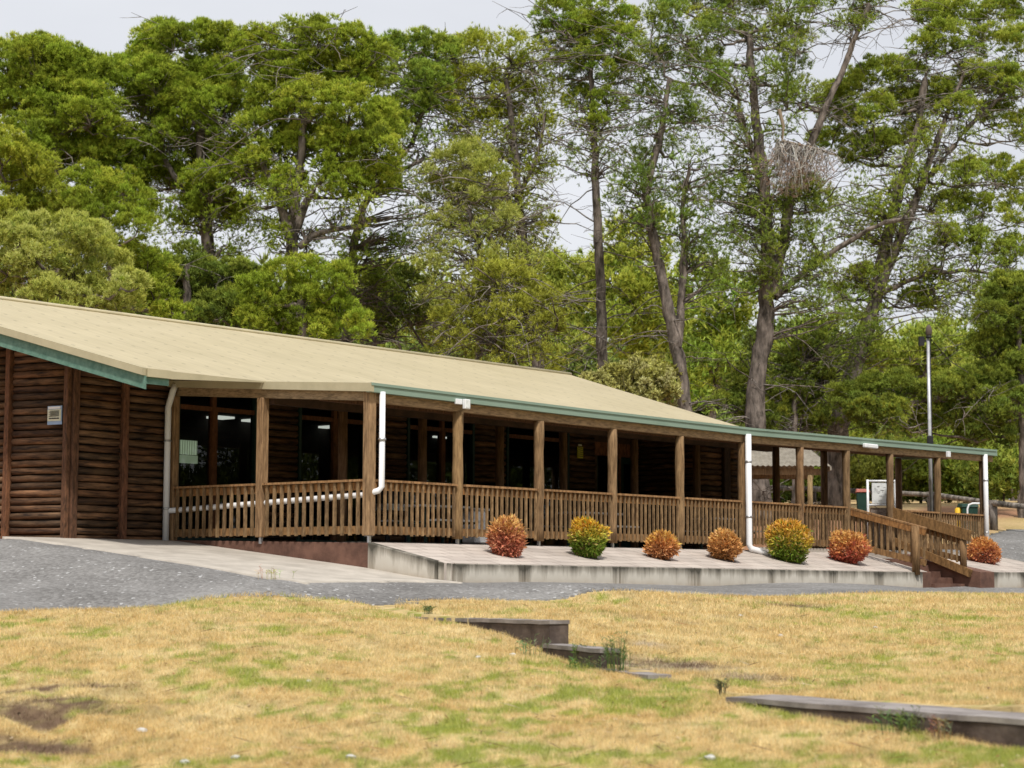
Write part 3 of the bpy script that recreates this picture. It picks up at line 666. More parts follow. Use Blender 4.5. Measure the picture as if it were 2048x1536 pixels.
for (x0, x1) in ((a + .09, d0 - .11), (d1 + .01, b - .09)):
    f = MB().box(x0, x0 + .05, 5.38, 5.44, FL + .02, 3.0).box(x1 - .05, x1, 5.38, 5.44, FL + .02, 3.0).box(x0 + .05, x1 - .05, 5.38, 5.44, FL + .02, FL + .25).build('sidelight', m_dgreen, B)
    MB().add([(x0 + .05, 5.41, FL + .25), (x1 - .05, 5.41, FL + .25), (x1 - .05, 5.41, 3.0), (x0 + .05, 5.41, 3.0)], [(0, 1, 2, 3)]).build('pane', m_glass, f)
# interior room
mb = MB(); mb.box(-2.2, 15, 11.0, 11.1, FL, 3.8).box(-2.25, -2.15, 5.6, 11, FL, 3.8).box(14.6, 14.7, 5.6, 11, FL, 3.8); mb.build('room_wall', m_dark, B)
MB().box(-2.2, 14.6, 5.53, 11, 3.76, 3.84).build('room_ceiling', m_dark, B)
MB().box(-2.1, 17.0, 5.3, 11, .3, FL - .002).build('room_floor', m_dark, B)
for px, py, w_ in ((440, 834, .5), (505, 840, .4), (654, 853, .3), (868, 874, .5), (1035, 890, .4), (1225, 950, .12)):
    r = ray(px, py); t = 3.74 / r[2]; s_, d_ = W2L(*(r * t)[:2])
    MB().box(s_ - w_ / 2, s_ + w_ / 2, d_ - .22, d_ + .22, 3.70, 3.75).build('ceiling_light', m_lamp, B)
# glowing slatted panel added at the back of the room in place of daylight
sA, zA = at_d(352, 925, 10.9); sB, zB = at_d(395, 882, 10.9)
m_glow = emit_mat('glowing_slats', (.42, .50, .33), .42)
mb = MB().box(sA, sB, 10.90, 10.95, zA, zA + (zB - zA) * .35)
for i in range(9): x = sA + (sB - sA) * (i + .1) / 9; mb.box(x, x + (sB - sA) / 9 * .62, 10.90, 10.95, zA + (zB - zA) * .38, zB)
mb.build('glow_panel', m_glow, B)
# floor slab of the verandah
MB().box(.125, 17.0, .08, 5.29, .2, FL).box(17.02, 24.75, .08, 2.9, .2, FL).build('verandah_floor', m_floor, B)
MB().box(12.6, 24.75, -.02, .079, .3, FL + .07).build('floor_edge', m_conc, B)

# ---- roof
th = .05
def quadslab(P, t=th):
    return [(x, y, z - t) for x, y, z in P] + list(P)
dE, dR = 2.65, 10.65; zE, zR = roofz(2.65), roofz(10.65)
sL0, sL1 = -3.0, -3.0 - (dR - dE) * .19
sR0, sR1 = 17.55, 19.5
P = [(sL0, dE, zE), (sR0, dE, zE), (sR1, dR, zR), (sL1, dR, zR)]
mb = MB().hexa(quadslab(P, .02)); mb.build('roof', m_roof, B)
dB = 2 * dR - dE
P = [(sL1, dR, zR), (sR1, dR, zR), (sR0, dB, zE), (sL0 - .0, dB, zE)]
MB().hexa(quadslab(P)).build('roof', m_roof, B)
MB().tube([(sL1 - .02, dR, zR + .02), (sR1 + .02, dR, zR + .02)], .05, 8).build('ridge_cap', m_beige, B)
# verandah roof: shallow sheets; rises and dips a little along its length
GS = [0, 6, 12.3, 18, 24.75]; GZ = [3.405, 3.365, 3.35, 3.42, 3.50]
gz_ = lambda s: float(np.interp(s, GS, GZ))
mb = MB()
for a, b in zip(GS[:-1], GS[1:]):
    e0 = dE + .1 if b < 18 else 2.95
    mb.hexa(quadslab([(a - (.08 if a == 0 else 0), -.02, gz_(a) - .012), (b, -.02, gz_(b) - .012), (b, e0, gz_(b) + .17), (a - (.08 if a == 0 else 0), e0, gz_(a) + .17)], .03))
mb.build('verandah_roof', m_roof, B)
# barge board and beige capping along the left gable edge, main eave gutter and fascia
def bp(d): return sL0 - (d - dE) * .19
mb = MB(); dd = 16.0
A = (bp(dE - .1), dE - .1); Z = (bp(dR), dR)
def slab_line(mb, p, q, zt0, zt1, h, w_):
    px_, py_ = p; qx, qy = q; v = Vector((qx - px_, qy - py_)).normalized(); nx_, ny_ = -v.y * w_, v.x * w_
    mb.hexa([(px_, py_, zt0 - h), (px_ + nx_, py_ + ny_, zt0 - h), (qx + nx_, qy + ny_, zt1 - h), (qx, qy, zt1 - h), (px_, py_, zt0), (px_ + nx_, py_ + ny_, zt0), (qx + nx_, qy + ny_, zt1), (qx, qy, zt1)][::1])
    return mb
rz0 = roofz(A[1]); rz1 = roofz(dR)
slab_line(MB(), A, Z, rz0 - .11, rz1 - .11, .235, .04).build('barge_board', m_green, B)
slab_line(MB(), (A[0] - .015, A[1]), (Z[0] - .015, Z[1]), rz0 + .03, rz1 + .03, .135, .10).build('barge_capping', m_beige, B)
slab_line(MB(), (bp(dR), dR + .01), (sL0, dB), rz1 - .11, zE - .11, .235, .04).build('barge_board', m_green, B)
mb = MB().box(sL0 + .02, -2.45, dE - .13, dE - .02, zE - .15, zE - .005)
mb.hexa([(-2.449, dE - .06, zE - .15), (0, dE - .06, zE - .02), (0, dE - .02, zE - .02), (-2.449, dE - .02, zE - .15), (-2.449, dE - .06, zE - .005), (0, dE - .06, zE - .005), (0, dE - .02, zE - .005), (-2.449, dE - .02, zE - .005)])
mb.build('eave_gutter', m_beige, B)
MB().box(sL0 + .03, -2.45, dE - .07, dE - .03, zE - .27, zE - .151).build('eave_fascia', m_green, B)
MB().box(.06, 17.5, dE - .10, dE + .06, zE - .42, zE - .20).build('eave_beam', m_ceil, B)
slab_line(MB(), (sR0 + .02, dE), (sR1 + .02, dR), zE - .03, zR - .03, .22, .04).build('barge_board', m_green, B)
# gutter along the front
mb = MB()
for a, b in zip(GS[:-1], GS[1:]):
    za, zb = gz_(a), gz_(b); a2 = a - .14 if a == 0 else a
    mb.hexa([(a2, -.15, za - .165), (b, -.15, zb - .165), (b, -.03, zb - .165), (a2, -.03, za - .165), (a2, -.15, za - .05), (b, -.15, zb - .05), (b, -.03, zb - .05), (a2, -.03, za - .05)])
    mb.hexa([(a2, -.17, za - .049), (b, -.17, zb - .049), (b, -.03, zb - .049), (a2, -.03, za - .049), (a2, -.17, za), (b, -.17, zb), (b, -.03, zb), (a2, -.03, za)])
mb.build('gutter', m_gutter, B)
MB().box(24.751, 24.80, -.15, 2.95, 3.33, 3.51).build('gutter', m_gutter, B)
mb = MB()
for a, b in zip(GS[:-1], GS[1:]):
    a2 = a + .1 if a == 0 else a
    mb.hexa([(a2, -.04, gz_(a) - .33), (b, -.04, gz_(b) - .33), (b, .09, gz_(b) - .33), (a2, .09, gz_(a) - .33), (a2, -.04, gz_(a) - .17), (b, -.04, gz_(b) - .17), (b, .09, gz_(b) - .17), (a2, .09, gz_(a) - .17)], (.62, .56, .5))
mb.build('front_beam', m_beam, B)
# end of the verandah: capping and beam that rise towards the wall
capz = lambda d: 3.405 + .0705 * d
mb = MB().hexa([(-.15, -.16, capz(-.16) - .15), (-.07, -.16, capz(-.16) - .15), (-.07, 5.34, capz(5.34) - .13), (-.15, 5.34, capz(5.34) - .13), (-.15, -.16, capz(-.16) + .005), (-.07, -.16, capz(-.16) + .005), (-.07, 5.34, capz(5.34)), (-.15, 5.34, capz(5.34))])
mb.build('end_capping', m_beige, B)
MB().hexa([(-.065, .1, capz(.1) - .31), (.05, .1, capz(.1) - .31), (.05, 5.3, capz(5.3) - .29), (-.065, 5.3, capz(5.3) - .29), (-.065, .1, capz(.1) - .14), (.05, .1, capz(.1) - .14), (.05, 5.3, capz(5.3) - .12), (-.065, 5.3, capz(5.3) - .12)], (.6, .58, .54)).build('end_beam', m_beam, B)
# ceiling and rafters
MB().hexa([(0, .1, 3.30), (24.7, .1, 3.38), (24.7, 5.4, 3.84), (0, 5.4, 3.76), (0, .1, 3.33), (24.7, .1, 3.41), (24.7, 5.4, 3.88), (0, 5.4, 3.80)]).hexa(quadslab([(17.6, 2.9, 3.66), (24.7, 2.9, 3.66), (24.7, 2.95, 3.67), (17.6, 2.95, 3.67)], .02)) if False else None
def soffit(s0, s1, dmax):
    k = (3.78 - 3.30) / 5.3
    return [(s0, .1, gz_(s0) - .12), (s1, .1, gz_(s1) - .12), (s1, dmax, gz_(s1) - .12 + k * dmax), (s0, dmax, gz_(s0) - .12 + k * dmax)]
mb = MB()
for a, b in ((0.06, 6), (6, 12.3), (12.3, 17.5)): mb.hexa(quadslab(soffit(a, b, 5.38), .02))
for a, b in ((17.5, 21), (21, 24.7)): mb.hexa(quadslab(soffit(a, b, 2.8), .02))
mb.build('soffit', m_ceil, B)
s = .7; i = 0
while s < 24.5:
    dm = 5.3 if s < 17.3 else 2.75; k = .48 / 5.3
    MB().beam((s, .12, gz_(s) - .21), (s, dm, gz_(s) - .21 + k * dm), .07, .12, (.7, .55, .5)).build('rafter', m_redbeam, B)
    s += 1.2; i += 1
for dd in (1.35,): 
    mb = MB()
    for a, b in zip(GS[:-1], GS[1:]):
        mb.beam((a + (.1 if a == 0 else 0), dd, gz_(a) - .28 + .09 * dd * .9), (b - .1 * (b > 24), dd, gz_(b) - .28 + .09 * dd * .9), .1, .1, (.62, .5, .45))
    mb.build('purlin', m_redbeam, B)
mb = MB(); mb.beam((1.0, 2.74, 3.36), (17.4, 2.74, 3.36), .12, .2, (.6, .45, .4)); mb.beam((17.42, 2.74, 3.42), (24.7, 2.74, 3.48), .12, .18, (.6, .45, .4)); mb.build('inner_beam', m_redbeam, B)

# ---- posts
PS = [0.03, 2.4, 4.82, 7.24, 9.68, 12.13, 14.64, 16.81, 19.0, 21.57, 24.21]
for i, s in enumerate(PS):
    top = gz_(s) - .335; wob = [rnd.uniform(-.008, .008) for _ in range(9)]
    q = [.62, .6, .5, .56, .58, .42, .45, .42, .42, .4, .36][i]; c = (q * rnd.uniform(1, 1.1), q, q * rnd.uniform(.8, .95))
    mb = MB()
    if i == 0: mb.box(s - .10, s + .075, -.06, .11, .70, 3.26, c); p = mb.build('verandah_post', m_post, B, bevel=.012)
    else:
        pts = [(s + wob[k] * (1 if 0 < k < 8 else 0), .02, .68 + (top - .68) * k / 8) for k in range(9)]
        r0 = .100 if i < 5 else .095
        p = mb.tube(pts, [r0 * (1 + .06 * math.sin(k * 1.7 + i)) for k in range(9)], 14, c, rng=rnd, jit=.015).build('verandah_post', m_post, B)
    if i < 6:
        MB().box(s - .025, s + .025, -.005, .045, FL - .07, .70).box(s - .06, s + .06, -.04, .08, .692, .70).build('post_stirrup', m_steel, p)
for d, wd in ((2.74, .085), (5.25, .07)):
    s = -.03
    p = MB().box(s - wd, s + wd, d - .085, d + .085, .70 if d < 5 else FL, capz(d) - .30, (.66, .62, .55)).build('verandah_post', m_post, B, bevel=.012)
    if d < 5: MB().box(s - .025, s + .025, d - .03, d + .03, FL - .02, .70).build('post_stirrup', m_steel, p)
for s in (2.09, 4.4, 6.86, 9.06, 11.75, 14.33, 17.97, 20.38, 24.5):
    MB().tube([(s, 2.74, FL - .02), (s + .01, 2.74, 2), (s, 2.74, 3.36)], .095, 12, (.36, .3, .26), rng=rnd, jit=.02).build('inner_post', m_post, B)

# ---- balustrade
def railing(p, q, n, bw, name='balustrade', z0=(.715, .715), z1=(1.70, 1.70), parent=B, out=(0, -1)):
    """panel between plan points p and q; boards behind, upright slats in front"""
    P = Vector((*p, 0)); Q = Vector((*q, 0)); v = (Q - P).normalized(); o_ = Vector((*out, 0))
    def pt(f, off, z): a = P + (Q - P) * f + o_ * off; return (a.x, a.y, z)
    mb = MB()
    for i in range(n):
        f = (i + .5) / n; za = z0[0] + (z0[1] - z0[0]) * f; zb = z1[0] + (z1[1] - z1[0]) * f; q_ = rnd.uniform(.36, .60)
        lean = rnd.uniform(-.006, .006)
        mb.beam((*pt(f, .045, za)[:2], za + rnd.uniform(-.012, .012)), (pt(f, .045, 0)[0] + lean, pt(f, .045, 0)[1], zb - .045), bw if abs(v.x) > .5 else .038, .038 if abs(v.x) > .5 else bw, (q_ * 1.05, q_, q_ * .9))
    r = mb.build(name, m_rail, parent)
    # square slats: orient by direction
    c1 = (.66, .56, .46)
    MB().beam(pt(0, .03, z1[0] - .02), pt(1, .03, z1[1] - .02), .11, .04, c1).build('handrail', m_rail, r)
    MB().beam(pt(0, 0, z1[0] - .12), pt(1, 0, z1[1] - .12), .04, .14, (.62, .46, .30)).build('top_board', m_rail, r)
    MB().beam(pt(0, 0, z0[0] + .09), pt(1, 0, z0[1] + .09), .04, .14, (.52, .44, .34)).build('bottom_board', m_rail, r)
    return r
for i in range(len(PS) - 1):
    if i == 7: continue
    a, b = PS[i] + .11, PS[i + 1] - .11
    railing((a, .0), (b, .0), int(round((b - a) / .145)), .046 if i < 5 else .044)
railing((-.03, 2.64), (-.03, .10), 13, .062, out=(-1, 0)); railing((-.03, 5.15), (-.03, 2.84), 12, .062, out=(-1, 0))
# inner railing on the building's far walkway side
railing((18.1, 2.74), (20.3, 2.74), 14, .05); railing((20.5, 2.74), (24.4, 2.74), 24, .05)

# ---- railings beside the steps
root = local_empty('step_railing', label='sloping timber railing with slats on the left side of the entry steps', cat='railing')
dA, zA_ = at_s(1696, 1019, 16.86); dB_, zB_ = at_s(1850, 1055, 16.86)
railing((16.86, 0), (16.86, dB_), 13, .055, 'slats', (.70, .24), (1.70, zB_), root, out=(1, 0))
dp = at_s(1832, 1060, 16.86)[0]
MB().tube([(16.80, dp, .05), (16.80, dp, zB_ + .04)], .095, 12, (.5, .45, .36)).build('post', m_post, root)
root = local_empty('step_railing', label='open timber railing with two thick sloping beams on the right side of the entry steps', cat='railing')
dB2, zB2 = at_s(1940, 1072, 19.0); dS2, zS2 = at_s(1768, 1024, 19.0)
MB().beam((19.0, .1, 1.66), (19.0, dB2, zB2), .06, .26, (.5, .42, .30)).build('upper_beam', m_rail, root)
MB().beam((19.0, .1, .96), (19.0, dB2, zB2 - .92), .06, .19, (.5, .42, .30)).build('lower_beam', m_rail, root)
dp2 = at_s(1922, 1072, 19.0)[0]
MB().tube([(19.07, dp2, .08), (19.07, dp2, zB2 - .02)], .085, 12, (.45, .4, .32)).build('post', m_post, root)
railing((19.12, -.1), (19.12, dp2 + .1), 12, .05, 'slats', (.74, .36), (1.52, zB2 + .0), root, out=(-1, 0))

# ---- pipes and lights fixed to the building
dl, zt = at_s(343, 782, -.2); dl2, zk = at_s(334, 815, -.2); zb_ = at_s(336, 1078, -.2)[1]
pz = at_s(338, 1016, -.2)[1]
MB().tube([(-.12, dl, zt + .12), (-.18, dl, zt), (-.2, dl2 - .02, zk), (-.2, dl2 - .02, FL + .02)], .062, 12).build('downpipe', m_white, B)
dm0, zm0 = at_s(352, 1006, .1); dm1, zm1 = at_s(745, 985, .1)
MB().tube([(-.17, dl2 - .05, pz - .05), (-.05, dl2 - .14, pz - .04), (.0, dl2 - .3, pz - .03), (.0, .2, zm1 - .04), (.0, .12, zm1 - .04), (.10, -.13, zm1 + .03), (.16, -.15, zm1 + .10), (.16, -.15, 3.26)], .054, 12).build('downpipe', m_white, B)
s9 = at_d(1496, 960, -.16)[0]
MB().tube([(s9, -.16, 3.2), (s9, -.16, .72), (s9 + .02, -.20, .62), (s9 + .20, -.38, .55), (s9 + .30, -.50, .47)], .07, 12).build('downpipe', m_white, B)
s9 = at_d(1970, 960, -.14)[0]
MB().tube([(s9, -.14, 3.34), (s9, -.14, .5)], .065, 12).build('downpipe', m_white, B)
sf, zf_ = at_d(926, 808, -.2)
f = MB().box(sf - .02, sf + .13, -.26, -.19, zf_ - .09, zf_ + .09).box(sf - .18, sf + .0, -.18, -.13, zf_ - .01, zf_ + .09).build('floodlight', m_white, B, bevel=.008)
MB().box(sf + .0, sf + .11, -.265, -.261, zf_ - .07, zf_ + .07).build('lens', m_board, f)
sf, zf_ = at_d(1739, 892, -.2)
MB().box(sf - .32, sf + .32, -.26, -.16, zf_ - .055, zf_ + .05).build('batten_light', m_white, B, bevel=.02)
sf, zf_ = at_d(1893, 908, -.2)
MB().box(sf - .05, sf + .10, -.26, -.19, zf_ - .08, zf_ + .07).build('floodlight', m_white, B, bevel=.008)

for o_ in [o for o in bpy.data.objects if o.name.startswith('downpipe')]:
    vs = [v.co for v in o_.data.vertices]; k = 12; rings = [sum((vs[i * k + j] for j in range(k)), Vector()) / k for i in range(len(vs) // k)]
    for a_, b_ in zip(rings[:-1], rings[1:]):
        L_ = (b_ - a_).length
        if L_ < .9: continue
        for q in range(max(1, int(L_ / 1.2))):
            c_ = a_ + (b_ - a_) * ((q + .5) / max(1, int(L_ / 1.2))); u_ = (b_ - a_) / L_
            MB().tube([c_ - u_ * .02, c_ + u_ * .02], .073 if o_.name != 'downpipe.002' else .08, 12).build('bracket', m_steel, o_)

# ---- signs on the walls
root = local_empty('wall_sign', label='pale blue and cream warning notice fixed to the log wall left of the corner post', cat='sign')
dq, zq = at_s(103, 830, -2.62); s_ = -2.40 - .2 * (dq - 5.41) - .10
V = lambda d, z, o=0: (-2.40 - .2 * (d - 5.41) - .10 - o, d, z)
w2, h2 = .17, .175
def plate(mb, d0, d1, z0, z1, o): return mb.hexa([V(d0, z0, o + .01), V(d0, z0, o), V(d1, z0, o), V(d1, z0, o + .01), V(d0, z1, o + .01), V(d0, z1, o), V(d1, z1, o), V(d1, z1, o + .01)])
plate(MB(), dq - w2, dq + w2, zq - h2, zq + h2, .0).build('board', m_blue, root)
plate(MB(), dq - w2 * .92, dq + w2 * .92, zq - h2 * .62, zq + h2 * .62, .012).build('panel', m_signw, root)
plate(MB(), dq - w2 * .85, dq + w2 * .85, zq + h2 * .68, zq + h2 * .92, .012).build('heading', m_white, root)
mb = MB()
for k in range(6):
    zz = zq + h2 * (.45 - k * .11); plate(mb, dq - w2 * .7, dq + w2 * (.7 if k % 2 else .5), zz - .004, zz + .004, .024)
for k in range(4): plate(mb, dq - w2 * .7 + k * w2 * .36, dq - w2 * .42 + k * w2 * .36, zq - h2 * .40, zq - h2 * .28, .024)
mb.build('writing', m_black, root)
sq, zq = at_d(1159, 905, 5.30)
root = local_empty('wall_sign', label='small yellow notice with a white heading on the dark log wall inside the verandah', cat='sign')
MB().box(sq - .11, sq + .11, 5.29, 5.31, zq - .14, zq + .14).build('panel', m_signy, root)
MB().box(sq - .09, sq + .05, 5.28, 5.29, zq + .16, zq + .20).build('heading', m_signw, root)
mb = MB()
for k in range(5): mb.box(sq - .09, sq + .09, 5.283, 5.288, zq + .10 - k * .05, zq + .12 - k * .05)
mb.build('writing', m_dgreen, root)

# ---- things standing on the verandah
def table(s, d, lab, L=1.5):
    root = local_empty('steel_table', label=lab, cat='table', group='tables on the verandah')
    MB().box(s - L / 2, s + L / 2, d - .35, d + .35, 1.32, 1.36).build('tabletop', m_steel, root)
    MB().box(s - L / 2, s + L / 2, d - .75, d - .50, 1.04, 1.075).build('bench', m_steel, root)
    MB().box(s - L / 2, s + L / 2, d + .50, d + .75, 1.04, 1.075).build('bench', m_steel, root)
    for x in (s - L * .33, s + L * .33):
        MB().beam((x, d - .62, 1.02), (x, d + .62, 1.02), .05, .04).beam((x, d - .22, FL), (x, d - .22, 1.32), .05, .05).beam((x, d + .22, FL), (x, d + .22, 1.32), .05, .05).build('leg', m_dgreen, root)
for px, lab in ((868, 'picnic table behind the slats just left of the post with the floodlight'), (1180, 'picnic table behind the slats near the yellow wall notice'), (1440, 'picnic table behind the slats left of the white corner downpipe')):
    table(at_d(px, 1000, 1.5)[0], 1.5, lab)
s_, z_ = at_d(955, 1000, 1.2)
root = local_empty('bin', label='white box bin half hidden behind the slats right of the floodlight post', cat='bin')
MB().box(s_ - .2, s_ + .2, 1.1, 1.45, FL + .04, 1.28).build('body', m_white, root, bevel=.02); MB().box(s_ - .22, s_ + .22, 1.08, 1.47, 1.283, 1.33).build('lid', m_steel, root)
s_, z_ = at_d(775, 940, 4.2)
root = local_empty('barbecue', label='hooded grey and black barbecue against the wall behind the front corner post', cat='barbecue')
V = []; F = []
for i in range(9):
    an = pi * i / 8
    for x in (s_ - .33, s_ + .33): V.append((x, 4.2 - .28 * cos(an), 1.50 + .50 * sin(an)))
F = [(2 * i, 2 * i + 1, 2 * i + 3, 2 * i + 2) for i in range(8)] + [tuple(range(0, 18, 2)), tuple(range(17, -1, -2))]
MB().add(V, F, smooth=False).build('hood', m_black, root)
MB().box(s_ - .34, s_ + .34, 3.9, 4.5, 1.36, 1.495).build('tray', m_steel, root)
for x in (-.3, .3):
    for y in (-.25, .25): MB().box(s_ + x - .02, s_ + x + .02, 4.2 + y - .02, 4.2 + y + .02, FL, 1.36).build('leg', m_black, root)
#--PART3--
# ------------------------------------------------------------------ stepped low walls in the foreground lawn
def w3(px, py, Y): return atY(px, py, Y)
def low_wall(label, A, Bp, ztop0, ztop1, thick, depth, name='low_wall'):
    """A, Bp: plan ends of the lawn-side edge; body lies behind it (uphill side)"""
    root = empty(name, (A[0], A[1], 0), 0, label, 'wall', 'low walls stepping down the lawn')
    v = Vector((Bp[0] - A[0], Bp[1] - A[1])); L = v.length; v /= L; n = Vector((-v.y, v.x))
    if n.y < 0: n = -n
    rs = random.Random(int(L * 100)); m = max(2, int(L / .25)); mb = MB(); V = []; F = []
    for i in range(m + 1):
        f = i / m; x = v.x * L * f; y = v.y * L * f; z = ztop0 + (ztop1 - ztop0) * f; j = rs.uniform(-.006, .006)
        prof = [(-.0, z - depth), (0 + j, z - .05), (.02 + j, z - .008), (.05, z + j * .6), (thick - .04, z + j * .5), (thick, z - .03), (thick, z - depth)]
        V += [(x + n.x * a, y + n.y * a, b) for a, b in prof]
    k = 7
    for i in range(m):
        for q in range(k - 1): F.append((i * k + q, i * k + q + 1, (i + 1) * k + q + 1, (i + 1) * k + q))
    F.append(tuple(range(k - 1, -1, -1))); F.append(tuple(m * k + q for q in range(k)))
    mb.add(V, F); o = mb.build('wall_body', m_sleeper, root)
    mb = MB(); q = .03
    a = [(-q * 0 - .012, -.035), (-.012, .012), (thick + .01, .014), (thick + .01, -.035)]; V = []; F = []
    for i in range(m + 1):
        f = (i / m) * (1 + .012 / L) ; z = ztop0 + (ztop1 - ztop0) * i / m; j = rs.uniform(-.004, .004)
        V += [(v.x * L * f + n.x * x, v.y * L * f + n.y * x, z + zz + j) for x, zz in a]
    for i in range(m):
        for k_ in range(4): F.append((i * 4 + k_, i * 4 + (k_ + 1) % 4, (i + 1) * 4 + (k_ + 1) % 4, (i + 1) * 4 + k_))
    F.append((3, 2, 1, 0)); F.append(tuple(m * 4 + k_ for k_ in range(4)))
    mb.add(V, F); mb.build('coping', m_coping, root); return root
pA = w3(690, 1228, 28.9); p1 = w3(1099, 1243, 23.6)
low_wall('dark concrete low wall with a squared end, highest of the stepped walls in the lawn', pA, p1, pA[2] - .03, p1[2], .26, .75)
pB = w3(1085, 1296, 23.55); p2 = w3(1200, 1300, 22.0)
low_wall('short dark concrete wall block one step below the highest low wall', pB, p2, p2[2], p2[2], .24, .7)
pC = w3(1180, 1343, 22.3); p3 = w3(1296, 1352, 20.75)
low_wall('short low concrete block almost level with the grass, third step of the low walls', pC, p3, p3[2], p3[2], .25, .5)
p4 = w3(1452, 1400, 18.75); p5 = w3(2048, 1433, 16.1); dv = (p5 - p4)
p6 = p5 + dv * .55; p5m = p4 + dv * .44
low_wall('long flat-topped grey concrete wall, lowest of the stepped walls at the right edge of the lawn', p4, p6, p4[2] + .02, p4[2] - .01, .62, .8)

# ------------------------------------------------------------------ grass
rng = np.random.default_rng(5)
def blades(name, n, ymin, ymax, umin, umax, cond, hf, L, Wd, label):
    """short blades; more of them near the lawn's front"""
    Y = 1 / (1 / ymax + rng.random(n) * (1 / ymin - 1 / ymax)); U = umin + rng.random(n) * (umax - umin); X = U * Y
    k = cond(X, Y); X = X[k]; Y = Y[k]; n = len(X)
    C, g, m = lawn_colour(X, Y)
    keep = rng.random(n) > m * .72; X = X[keep]; Y = Y[keep]; C = C[keep]; g = g[keep]; n = len(X)
    Z = hf(X, Y)
    clump = vnoise(X, Y, 81, 3, 3.0)
    ln = L * (.45 + .9 * rng.random(n)) * (.5 + 1.1 * clump) * (Y / 22) ** .35; wd = Wd * (.6 + .8 * rng.random(n)) * (Y / 22)
    an = rng.random(n) * 2 * pi; le = rng.normal(0, .55, (n, 2))
    bx = np.cos(an) * wd / 2; by = np.sin(an) * wd / 2
    V = np.empty((n, 3, 3)); V[:, 0] = np.stack([X - bx, Y - by, Z - .01], 1); V[:, 1] = np.stack([X + bx, Y + by, Z - .01], 1)
    V[:, 2] = np.stack([X + le[:, 0] * ln, Y + le[:, 1] * ln, Z + ln], 1)
    j = (.82 + .36 * rng.random((n, 1))); Cb = C * j; 
    tw = rng.random(n) < .10; Cb[tw] = Cb[tw] * .4 + np.array([.75, .66, .42]) * .6
    tw = rng.random(n) < .06; Cb[tw] = Cb[tw] * .5 + np.array([.20, .27, .05]) * .5
    Cv = np.repeat(Cb[:, None, :], 3, 1); 
    o = tri_mesh(name, V.reshape(-1, 3), np.arange(n * 3).reshape(-1, 3), Cv.reshape(-1, 3), m_grass)
    tag(o, label, 'grass', kind='stuff'); return o
blades('dry_grass', 620000, 14.8, 31.5, -.30, .30, lambda X, Y: (side(X, Y) < -.02) & ((X > -1.4) | (Y < np.interp(X, EX, EY) + .08)), hfront, .042, .0075, 'short dry straw-coloured grass with green patches on the near lawn')
blades('dry_grass', 420000, 16.2, 42, -.06, .31, lambda X, Y: (side(X, Y) > np.where((X > 1.55) & (X < 2.1), 0, .24)) & (Y < np.interp(X, EX, EY) + .15 * (rng.random(len(X)) - .3)), hback, .042, .0085, 'dry straw-coloured grass on the slope between the low walls and the road')
def weed(px, py, Y, h, n, label, back=True, spread=.12, col=(.14, .20, .07), grp=None, cat='weed'):
    P = atY(px, py, Y); z = (hback if back else hfront)(np.array([P[0]]), np.array([P[1]]))[0]
    mb = MB(); rs = random.Random(px)
    for i in range(n):
        a = rs.uniform(0, 2 * pi); r = rs.uniform(0, spread) ; hh = h * rs.uniform(.45, 1); l = rs.uniform(.0, .3)
        x0, y0 = cos(a) * r, sin(a) * r; x1, y1 = x0 + cos(a) * l * hh, y0 + sin(a) * l * hh; c = tuple(v * rs.uniform(.7, 1.3) for v in col)
        mb.tube([(x0, y0, -.03), ((x0 + x1) / 2, (y0 + y1) / 2, hh * .6), (x1, y1, hh)], [.004, .0035, .0015], 3, c, cap=False)
        for k in range(6):
            f = rs.uniform(.3, 1); q = rs.uniform(0, 2 * pi); lx, ly, lz = x0 + (x1 - x0) * f, y0 + (y1 - y0) * f, hh * f; s_ = rs.uniform(.02, .045)
            mb.add([(lx, ly, lz), (lx + cos(q) * s_ + .006, ly + sin(q) * s_, lz + s_ * .6), (lx + cos(q) * s_ * 2, ly + sin(q) * s_ * 2, lz + s_ * .9), (lx + cos(q) * s_ - .006, ly + sin(q) * s_ - .006, lz + s_ * .55)], [(0, 1, 2, 3)], c)
    o = mb.build('weed', m_leaf); o.location = (P[0], P[1], z); tag(o, label, cat, grp); return o
weed(1236, 1335, 21.6, .42, 34, 'tall dark green weed clump growing behind the low wall blocks', spread=.14)
weed(1165, 1300, 22.6, .16, 16, 'small green weed growing on the second low wall block', spread=.16)
weed(1060, 1290, 23.2, .26, 14, 'pale green weeds growing against the face of the highest low wall', False, .2, (.22, .27, .13))
weed(1165, 1330, 21.9, .16, 22, 'low green weeds in front of the second low wall block', False, .22)
weed(856, 1225, 26.9, .12, 14, 'small dark green weed tuft on the lawn behind the left end of the highest wall', True, .07)
weed(1442, 1392, 19.2, .16, 12, 'single dark weed standing at the left end of the long grey wall', True, .05, (.12, .14, .07))
weed(1800, 1462, 16.9, .22, 34, 'leafy green weeds against the dark face of the long grey wall', False, .22)
weed(1880, 1466, 16.6, .2, 12, 'dry reddish seed stalks against the dark face of the long grey wall', False, .12, (.34, .22, .13))
weed(540, 1182, 30.5, .2, 12, 'wispy tall dry grass stalks at the crest of the lawn beside the road', False, .35, (.62, .5, .28))
